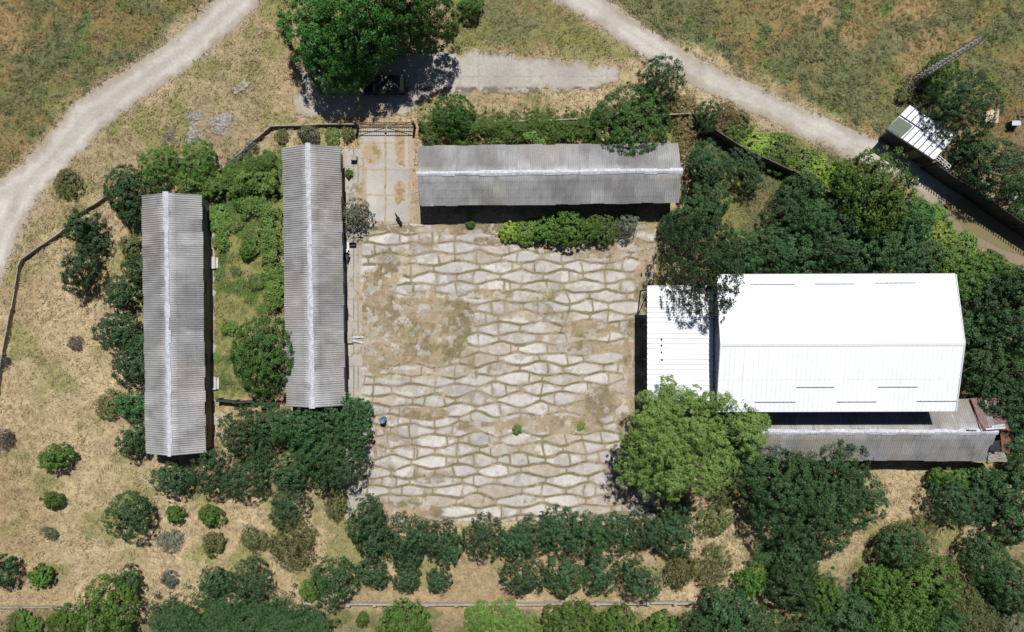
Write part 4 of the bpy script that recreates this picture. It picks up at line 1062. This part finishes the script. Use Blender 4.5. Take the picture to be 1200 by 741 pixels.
# --- lower right woods
row('in the wood below the ruined barn', 'wood below the ruined barn', [(905, 560, 40, 'dense'), (943, 566, 36, 'dense'), (984, 548, 38, 'dense'), (1004, 588, 36, 'dense'), (905, 598, 34, 'dense'), (962, 622, 36, 'dense'), (938, 652, 28, 'dense'), (968, 590, 30, 'dense')], 'x')
row('below the wood at lower right', 'bushes below the right wood', [(925, 686, 27, 'dense'), (965, 700, 22, 'bush'), (1062, 642, 32, 'olive'), (1058, 640, 28, 'orchardg'), (1080, 684, 36, 'bush'), (1036, 690, 28, 'bush'), (1118, 700, 28, 'olive')], 'x')
row('under the ruined barn right end', 'trees below the ruined barn right end', [(1102, 560, 13, 'bush'), (1128, 564, 14, 'bush'), (1112, 588, 26, 'orchard'), (1145, 594, 26, 'orchard'), (1160, 566, 20, 'orchardg'), (1182, 575, 28, 'dense'), (1190, 612, 26, 'dense')], 'x')
row('in the lower right corner', 'bushes in the lower right corner', [(1158, 655, 32, 'orchardg'), (1192, 690, 28, 'dense'), (1150, 728, 26, 'olive'), (1190, 738, 26, 'grey'), (1060, 728, 34, 'bush'), (1002, 730, 34, 'orchardg'), (1105, 738, 28, 'orchardg'), (950, 738, 26, 'orchardg')], 'x')
# --- right of the warehouse
row('right of the white warehouse', 'trees right of the warehouse', [(1104, 304, 24, 'vine'), (1140, 328, 26, 'bush'), (1184, 338, 24, 'dense'), (1178, 350, 30, 'dense'), (1146, 352, 22, 'grey'), (1148, 388, 24, 'orchardg'), (1186, 392, 30, 'dense'), (1156, 428, 34, 'orchardg'), (1192, 440, 32, 'orchardg'), (1166, 462, 28, 'dense'), (1198, 478, 28, 'dense')], 'y')
row('at the ruined barn end', 'trees beside the ruined barn end', [(1196, 520, 24, 'dense'), (1198, 552, 20, 'dense')], 'y')
row('on the bank left of the puddle', 'vine bank by the puddle', [(1088, 262, 26, 'vine'), (1098, 280, 20, 'lime'), (1126, 294, 20, 'vine'), (1158, 314, 18, 'bush'), (1186, 326, 14, 'vine')], 'x', hs=.8)
# --- big thicket above the warehouse
row('just above the white warehouse roof', 'thicket above the warehouse', [(866, 302, 29, 'dense'), (902, 296, 30, 'orchard'), (939, 298, 30, 'dense'), (976, 296, 32, 'orchard'), (1014, 296, 32, 'dense'), (1052, 290, 33, 'orchardg'), (1084, 304, 24, 'dense')], 'x')
row('in thicket right of the top barn', 'middle of the thicket', [(826, 190, 26, 'orchard'), (829, 230, 26, 'dense'), (812, 262, 28, 'dense'), (877, 198, 26, 'orchard'), (924, 250, 27, 'orchard'), (950, 262, 28, 'orchardg'), (985, 262, 30, 'orchard'), (940, 225, 24, 'orchardg')], 'x')
plant('fine', 824, 312, 58, 'large fine-leaved dark tree overhanging both the canopy and the warehouse corner', hs=2.1)
plant('fine', 793, 265, 22, 'small dark tree between the top barn end and the overhanging tree')
plant('bush', 1026, 226, 46, 'largest green tree of the thicket, reaching the road opposite the hut', hs=1.1)
plant('bush', 1000, 214, 26, 'green bush on the left flank of the largest thicket tree')
plant('orchardg', 1072, 258, 30, 'green tree between the largest thicket tree and the puddle bank')
row('along the right road fence', 'vines along the road fence', [(866, 152, 15, 'vine'), (888, 170, 16, 'lime'), (915, 180, 22, 'vine'), (940, 194, 20, 'vine'), (962, 207, 20, 'lime'), (982, 205, 18, 'vine'), (900, 168, 12, 'lime')], 'x', hs=.8)
row('right of the dome tree', 'dry scrub by the dome tree', [(798, 122, 16, 'brown'), (806, 148, 18, 'brown'), (800, 174, 14, 'brown'), (850, 132, 14, 'brown'), (868, 138, 10, 'brown')], 'y')
plant('dense', 828, 138, 16, 'small dark bush at the start of the road fence beside dry scrub')
# --- top middle
row('of the giant trees at the top edge', 'giant trees at the top', [(378, 28, 54, 'broad'), (432, 4, 62, 'broad'), (486, 22, 42, 'broad'), (395, 72, 36, 'broad')], 'x', hs=1.5)
plant('bush', 552, 8, 14, 'small round tree on the top edge right of the giant trees')
plant('dome', 741, 144, 45, 'large dome-shaped dark tree over the top barn right part')
plant('orchardg', 773, 94, 29, 'upright shaggy bush between the dome tree and the road')
plant('dome', 532, 137, 24, 'round dark-green ball bush in the hedge above the top barn')
plant('bush', 665, 268, 20, 'broad-leaved green bush in front of the top barn, largest of the strip')
row('in front of the top barn', 'bush strip in front of the top barn', [(597, 272, 11, 'lime'), (619, 272, 13, 'vine'), (637, 270, 13, 'bush'), (690, 268, 15, 'bush'), (706, 268, 17, 'bush'), (652, 276, 13, 'bush')], 'x')
plant('grey', 738, 256, 15, 'dead-looking grey shrub right of the bush strip at the top barn')
plant('dead', 732, 272, 12, 'dead dark bare shrub in front of the top barn right end')
plant('bush', 551, 262, 5, 'tiny green plant in front of the top barn left half')
plant('vine', 606, 504, 5, 'small green plant growing alone in the paved yard')
plant('vine', 681, 500, 4.5, 'flat green weed patch growing in the right part of the yard', hs=.3)
plant('grey', 416, 253, 19, 'grey-green small tree between the middle barn and the concrete drive', hs=1.5)
plant('bush', 409, 203, 5, 'tiny bush on the walkway beside the middle barn top')
plant('grey', 361, 158, 11, 'grey-green shrub between the fence and the middle barn top')
# --- between the two left barns
plant('dome', 310, 417, 40, 'round-crowned bright green tree overlapping the left slope of the middle barn', hs=1.0)
row('in the grass strip between the left barns', 'wild shrubs between the left barns', [(276, 262, 9, 'vine'), (292, 292, 10, 'bush'), (276, 318, 6, 'olive'), (301, 330, 9, 'vine'), (268, 385, 8, 'vine'), (284, 236, 10, 'bush')], 'y', hs=.7)
row('right of the leftmost barn', 'weeds by the leftmost barn', [(253, 256, 12, 'vine'), (256, 284, 9, 'grey'), (252, 420, 6, 'vine')], 'y', hs=.5)
row('at the fence above the middle barn', 'tufts above the middle barn', [(330, 160, 8, 'olive'), (390, 160, 9, 'vine'), (408, 158, 8, 'olive')], 'x', hs=.7)
# --- upper right yard
plant('fine', 1126, 126, 43, 'large fine-leaved tree hanging over the white hut roof', hs=1.3)
plant('bush', 1101, 88, 20, 'bright bush at the foot of the lattice mast')
plant('dead', 1078, 100, 16, 'dark bare shrub at the foot of the lattice mast')
plant('dense', 1160, 196, 36, 'dark spiky tree inside the tall black fence near the puddle', hs=1.0)
row('at right edge above the black fence', 'trees at the right edge', [(1196, 186, 14, 'dead'), (1198, 222, 16, 'dense'), (1197, 252, 14, 'dense'), (1136, 176, 14, 'dense')], 'y')
row('beside the left edge of the hut', 'shrubs by the hut', [(1060, 112, 10, 'olive')], 'y')

# --- hedges and ivy: one long mass each
def hedge(name, label, pts, rpx, K, h, n_per_m=520, seed=1, cat='hedge', gap=.38):
    k = KINDS[K]; rs = np.random.RandomState(seed)
    P2 = [np.array(W(px, py, h * .7)) for px, py in pts]; o0 = P2[0]
    segs = [(a, b) for a, b in zip(P2[:-1], P2[1:])]; Ltot = sum(np.linalg.norm(b - a) for a, b in segs)
    R = rpx / PPM; rc = k['rc'] * .95; nb = int(Ltot * R * 2 / (rc * rc) * 1.0) + 6
    cen = []
    for i in range(nb):
        d = Ltot * rs.uniform(0, 1)
        for a, b in segs:
            l = np.linalg.norm(b - a)
            if d <= l: break
            d -= l
        ta = (b - a) / l; nrm = np.array([-ta[1], ta[0]]); o_ = float(np.clip(rs.normal() * .5, -1.15, 1.15)) * R
        p = a + ta * d + nrm * o_ + rs.normal(size=2) * R * .12
        lump = .30 + .75 * float(vnoise(p[0], p[1], 1.5, 900 + seed)) + .45 * float(vnoise(p[0], p[1], .6, 950 + seed))
        cen.append((p[0] - o0[0], p[1] - o0[1], max(.1, h * lump * (1 - .55 * (o_ / (R * 1.15)) ** 2) - rc * .5 * rs.rand())))
    cen = np.array(cen); out = np.stack([rs.normal(size=nb) * .45, rs.normal(size=nb) * .45, np.ones(nb)], 1); out /= np.linalg.norm(out, axis=1, keepdims=True)
    V, F, c = clumps_to_leaves(cen, out, rc * rs.uniform(.6, 1.4, nb), k, rs, k['nl'])
    r = thing(name, label, cat, (o0[0], o0[1], 0))
    link('foliage', mesh_np('foliage', V, F, 4, c, M_leaf), r)
    mb = MB(); rp = random.Random(seed)
    along = cen[np.argsort(cen @ np.array([(P2[-1] - P2[0])[0], (P2[-1] - P2[0])[1], 0]))][::max(1, nb // 40)]
    run = []
    for x_, y_, z_ in along: run += [(x_ - .05, y_, .03), (x_, y_, max(.15, z_ * .9)), (x_ + .05, y_, .03)]
    mb.tube(run, .018, 5)
    mb.build('stem', M_bark, r); return r
hedge('hedge', 'bright green overgrown hedge along the upper edge of the top barn', [(496, 152), (530, 152), (570, 151), (620, 150), (650, 149), (700, 148)], 21, 'bush', 1.7, seed=4, n_per_m=760)
hedge('hedge', 'olive-green rounded hedge from the leftmost barn top to the middle barn', [(208, 212), (240, 216), (280, 214), (325, 212)], 14, 'vine', 1.6, seed=5, n_per_m=900)
hedge('hedge', 'green bushy hedge arm slanting up between fence and middle barn', [(265, 205), (295, 193), (322, 186)], 13, 'bush', 1.2, seed=6, n_per_m=700)
hedge('hedge', 'pale grey-green weed band along the inner side of the slanting fence', [(268, 193), (300, 168)], 6, 'grey', .6, seed=16, n_per_m=600)
hedge('ivy_thicket', 'broad dark green ivy thicket along the bottom edge at lower left', [(178, 728), (215, 716), (255, 714), (300, 712), (345, 720), (385, 738), (330, 738), (260, 738), (200, 742)], 22, 'orchardg', 1.9, seed=7, n_per_m=620, cat='thicket')
hedge('vine_tangle', 'bright green vines spilling over the top barn eave', [(618, 158), (632, 168), (636, 172)], 7, 'vine', 2.55, seed=8, n_per_m=800, cat='vines')
hedge('hedge', 'green ground vines on the bank from the thicket towards the right edge', [(1040, 264), (1080, 288), (1120, 310), (1165, 332), (1200, 348)], 16, 'vine', .9, seed=9, n_per_m=560)
hedge('hedge', 'dark undergrowth along the right wall of the warehouse', [(1135, 340), (1138, 400), (1140, 450)], 14, 'orchardg', 1.2, seed=10, n_per_m=560)
hedge('hedge', 'dark undergrowth filling the thicket between the road fence and the warehouse', [(910, 285), (960, 285), (1030, 290), (1060, 262), (1000, 240), (930, 225)], 22, 'vine', .6, seed=11, n_per_m=330)
hedge('bramble', 'low green bramble growing below the ruined barn in the right wood', [(890, 640), (940, 690), (1010, 715), (1090, 715), (1180, 710)], 24, 'orchardg', .8, seed=12, n_per_m=260, cat='bramble')

hedge('weed_growth', 'bright green wild growth along the left wall of the middle barn', [(285, 238), (312, 245), (318, 270), (314, 300), (322, 335), (326, 360)], 13, 'vine', 1.0, seed=21, n_per_m=500, cat='weeds')
hedge('weed_growth', 'rough low green weeds along the right wall of the leftmost barn', [(250, 245), (264, 262), (257, 290)], 8, 'vine', .5, seed=22, n_per_m=400, cat='weeds')
# feathery tree at the warehouse corner: built from spreading plumes
def feathery():
    rs = np.random.RandomState(5); k = KINDS['feather']; zc = 4.4
    cx, cy = W(806, 512, zc + .8); k0 = (ALT - zc) / ALT / PPM
    plumes = [(745, 545, 26), (765, 520, 28), (740, 520, 18), (770, 556, 30), (792, 560, 26), (815, 540, 28), (842, 548, 24), (850, 515, 26), (875, 500, 24), (893, 484, 12), (868, 478, 14), (840, 488, 22), (848, 473, 12), (805, 490, 30),
              (790, 470, 22), (784, 450, 11), (770, 485, 24), (757, 468, 11), (812, 466, 14), (822, 510, 26), (790, 525, 26), (870, 528, 18), (830, 562, 18), (880, 515, 16), (760, 498, 20), (830, 470, 13), (885, 495, 14)]
    Vs = []; 
    P = []; D = []; T = []; tips = []
    for i, (px, py, r) in enumerate(plumes):
        R = r * k0 * 1.0; h = rs.uniform(4.2, 7.8)
        c = np.array([(px - 600) * (ALT - h) / ALT / PPM - cx, -(py - 370.5) * (ALT - h) / ALT / PPM - cy, h]); tips.append(c)
        n = int(26 * R * R) + 8
        u = rs.normal(size=(n, 3)); u[:, 2] = np.abs(u[:, 2]) * .8; u /= np.linalg.norm(u, axis=1, keepdims=True)
        q = c + u * (R * rs.uniform(.3, 1.05, n))[:, None] * np.array([1, 1, .75])
        P.append(q); D.append(u); T.append(.34 * rs.uniform(.5, 1.2, n))
    V, F, c = clumps_to_leaves(np.concatenate(P), np.concatenate(D), np.concatenate(T), k, rs, 46)
    r = thing('feathery_tree', 'large light green feathery tree at the lower left corner of the warehouse and canopy', 'tree', (cx, cy, 0))
    link('crown', mesh_np('crown', V, F, 4, c * 1.12, M_plume), r)
    mb = MB().tube([(0, 0, -.1), (.1, -.1, 1.2), (0, 0, 2.4)], [.34, .27, .22], 9)
    for t in tips:
        t = Vector(t); a = Vector((0, 0, random.Random(int(t.x * 99)).uniform(1.4, 2.4))); m_ = a.lerp(t, .5) + Vector((0, 0, .3)); mb.tube([a, m_, t], [.12, .07, .025], 6, cap=False)
    mb.build('trunk', mat_flat('pale_bark', (.32, .27, .22), .9), r)
feathery()

# ------------------------------------------------------------------ grass and weeds nobody could count
def blocked(X, Y):
    b = np.zeros(X.shape, bool)
    for p in (gR_L, gR_R, gAP, gYD, gDR, gSW, gPD):
        b |= sdpoly(X, Y, p) > .08 + .35 * (fbm(X, Y, .9, 3, 9) - .5)
    for q in ([(167, 229), (241, 229), (241, 531), (167, 531)], [(331, 173), (404, 173), (404, 476), (331, 476)], [(491, 172), (795, 172), (795, 240), (491, 240)]):
        b |= inpoly(X, Y, G([(600 + (x - 600) * .97, 370 + (y - 370) * .97) for x, y in q]))
    b |= inpoly(X, Y, G([(745, 340), (1085, 330), (1085, 465), (1145, 465), (1150, 530), (840, 530), (840, 462), (745, 462)]))
    return b
def blades(name, n, seed, h, wd, per, dens, colf, xr=52.5, yr=34, lean=(.5, 1.2), kind_cat='stuff'):
    rs = np.random.RandomState(seed); X = rs.uniform(-xr, xr, n); Y = rs.uniform(-yr, yr, n)
    C, GRN, TALL = zones(X, Y); keep = ~blocked(X, Y) & (rs.rand(n) < dens(X, Y, GRN, TALL)); X, Y, C, GRN, TALL = X[keep], Y[keep], C[keep], GRN[keep], TALL[keep]
    n = len(X); col = colf(C, GRN, rs, n, X, Y)
    fl = (fbm(X, Y, 3.0, 3, 700) - .5) * 9 + fbm(X, Y, .8, 2, 705) * 3
    Xb = np.repeat(X, per); Yb = np.repeat(Y, per); m = n * per
    th = np.repeat(fl, per) + rs.normal(size=m) * .75; le = rs.uniform(lean[0], lean[1], m)
    hh = np.repeat(h * TALL * rs.uniform(.5, 1.5, n), per) * rs.uniform(.6, 1.2, m)
    bx = Xb + rs.normal(size=m) * .11; by = Yb + rs.normal(size=m) * .11
    dx, dy = np.cos(th), np.sin(th); w_ = wd * rs.uniform(.6, 1.4, m)
    hd = np.maximum.reduce([sdpoly(X, Y, p) for p in (gR_L, gR_R, gAP, gYD, gDR, gSW)])
    z0 = np.repeat(relief(X, Y) * sstep(.1, -.9, hd) - .06, per)
    v0 = np.stack([bx - dy * w_, by + dx * w_, z0], 1); v1 = np.stack([bx + dy * w_, by - dx * w_, z0], 1)
    k1 = .55; mid = np.stack([bx + dx * hh * np.sin(le) * .4, by + dy * hh * np.sin(le) * .4, z0 + .06 + hh * np.cos(le) * .75], 1)
    v2 = mid + np.stack([dy * w_, -dx * w_, 0 * w_], 1) * .8; v3 = mid - np.stack([dy * w_, -dx * w_, 0 * w_], 1) * .8
    tip = np.stack([bx + dx * hh * np.sin(le) * 1.15, by + dy * hh * np.sin(le) * 1.15, z0 + .06 + hh * np.cos(le) * .9], 1)
    V = np.stack([v0, v1, v2, v3, tip], 1).reshape(-1, 3); b0 = np.arange(m) * 5
    T = np.concatenate([np.stack([b0, b0 + 1, b0 + 2], 1), np.stack([b0, b0 + 2, b0 + 3], 1), np.stack([b0 + 3, b0 + 2, b0 + 4], 1)])
    cc = np.repeat(col, per, 0) * rs.uniform(.75, 1.3, (m, 1)); cc = np.clip(np.repeat(cc, 5, 0), .01, .75)
    return tag(link(name, mesh_np(name, V, T, 3, cc, M_grass)), kind=kind_cat)
tag(blades('dry_grass', 108000, 1, .42, .019, 5, lambda X, Y, g, t: np.clip(.45 + 1.1 * (fbm(X, Y, 1.2, 3, 710) - .25), 0, 1) * (1 - .45 * g),
       lambda C, g, rs, n, X, Y: C * (.45 + .25 * g[:, None]) + np.array([.51, .405, .25]) * (.66 - .30 * g[:, None]) * rs.uniform(.6, 1.25, (n, 1))), 'straw-coloured dry grass covering the open ground', 'grass')
tag(blades('green_grass', 80000, 2, .34, .019, 5, lambda X, Y, g, t: np.clip((.18 + g * .9) * (.2 + 1.3 * sstep(.4, .6, fbm(X, Y, 1.5, 3, 720))), 0, 1),
       lambda C, g, rs, n, X, Y: C * .3 + np.where(rs.rand(n, 1) < .5, np.array([.17, .20, .07]), np.array([.26, .24, .11])) * rs.uniform(.6, 1.2, (n, 1))), 'green and olive grass among the dry grass', 'grass')
def weeds(name, label, nclump, seed, dens, cols, rad, leaf, per):
    rs = np.random.RandomState(seed); X = rs.uniform(-49, 49, nclump); Y = rs.uniform(-31, 31, nclump)
    C, g, t = zones(X, Y); keep = ~blocked(X, Y) & (rs.rand(nclump) < dens(X, Y, g)); X, Y = X[keep], Y[keep]; n = len(X)
    r = rad * rs.uniform(.5, 1.5, n); ci = np.array(cols)[rs.randint(len(cols), size=n)]
    idx = np.repeat(np.arange(n), per); D = rs.normal(size=(len(idx), 3)); D[:, 2] = np.abs(D[:, 2]); D /= np.linalg.norm(D, axis=1, keepdims=True)
    q = r[idx] * rs.uniform(.2, 1.1, len(idx)); zg = relief(X, Y); P = np.stack([X[idx] + D[:, 0] * q, Y[idx] + D[:, 1] * q, zg[idx] + D[:, 2] * q * .55], 1)
    V, F = leaf_quads(P, D + rs.normal(size=D.shape) * .5 + np.array([0, 0, .6]), leaf, rs, .5)
    c = ci[idx] * rs.uniform(.6, 1.35, (len(idx), 1))
    o = link(name, mesh_np(name, V, F, 4, np.repeat(c, 4, 0), M_grass)); return tag(o, label, 'weeds', kind='stuff')
def fieldmask(X, Y): return np.maximum(sdpoly(X, Y, G([(-100, -100), (250, -100), (250, 0), (84, 122), (0, 200), (-100, 260)])) > 0, sdpoly(X, Y, G([(690, -60), (711, 0), (805, 60), (1030, 165), (1130, 100), (1300, 90), (1300, -60)])) > 0)
weeds('field_weeds', 'grey-green and olive weeds dotted through the upper fields', 9000, 31, lambda X, Y, g: fieldmask(X, Y) * sstep(.42, .56, fbm(X, Y, 2.6, 4, 61)) * .95,
      [(.13, .16, .095), (.11, .15, .065), (.13, .14, .05), (.085, .135, .035)], .42, .12, 46)
weeds('low_weeds', 'low leafy weeds between the barns and on the banks', 5200, 32, lambda X, Y, g: (1 - fieldmask(X, Y)) * np.clip(g - .1, 0, 1) * sstep(.38, .6, fbm(X, Y, 2.0, 3, 810)) * .9,
      [(.09, .15, .03), (.07, .13, .03), (.13, .155, .05), (.15, .17, .09)], .24, .09, 30)
weeds('straw_weeds', 'olive weed patches scattered in the straw', 2600, 33, lambda X, Y, g: (1 - fieldmask(X, Y)) * (1 - g) * sstep(.56, .70, fbm(X, Y, 2.6, 3, 820)) * .8,
      [(.21, .20, .09), (.16, .18, .075), (.25, .21, .12)], .28, .09, 30)
# sparse weeds rooted in the joints of the yard, drive and walkway
def yard_weeds():
    rs = np.random.RandomState(41); n = 26000; x0, y1 = W(424, 150); x1, y0 = W(766, 608); X = rs.uniform(x0, x1, n); Y = rs.uniform(y0, y1, n)
    ins = inpoly(X, Y, gYD); p, q, j, bare, silt, H, H2, nn, n2 = yard_masks(X, Y)
    m = np.clip(j * .45 + bare * .8, 0, 1) * (.25 + sstep(.42, .6, fbm(X, Y, 1.8, 3, 830))); keep = ins & (rs.rand(n) < m * .75); X, Y = X[keep], Y[keep]; n = len(X); per = 5
    bl = np.repeat(np.where(rs.rand(n, 1) < .5, np.array([.17, .165, .07]), np.array([.33, .25, .14])) * rs.uniform(.6, 1.2, (n, 1)), per, 0)
    P = np.stack([np.repeat(X, per), np.repeat(Y, per), np.full(n * per, .05)], 1) + rs.normal(size=(n * per, 3)) * np.array([.07, .07, .02])
    V, F = leaf_quads(P, rs.normal(size=P.shape) + np.array([0, 0, .5]), .10, rs, .3)
    tag(link('joint_weeds', mesh_np('joint_weeds', V, F, 4, np.repeat(bl, 4, 0), M_grass)), 'short dry and olive weeds rooted in the joints of the paved yard', 'weeds', kind='stuff')
yard_weeds()
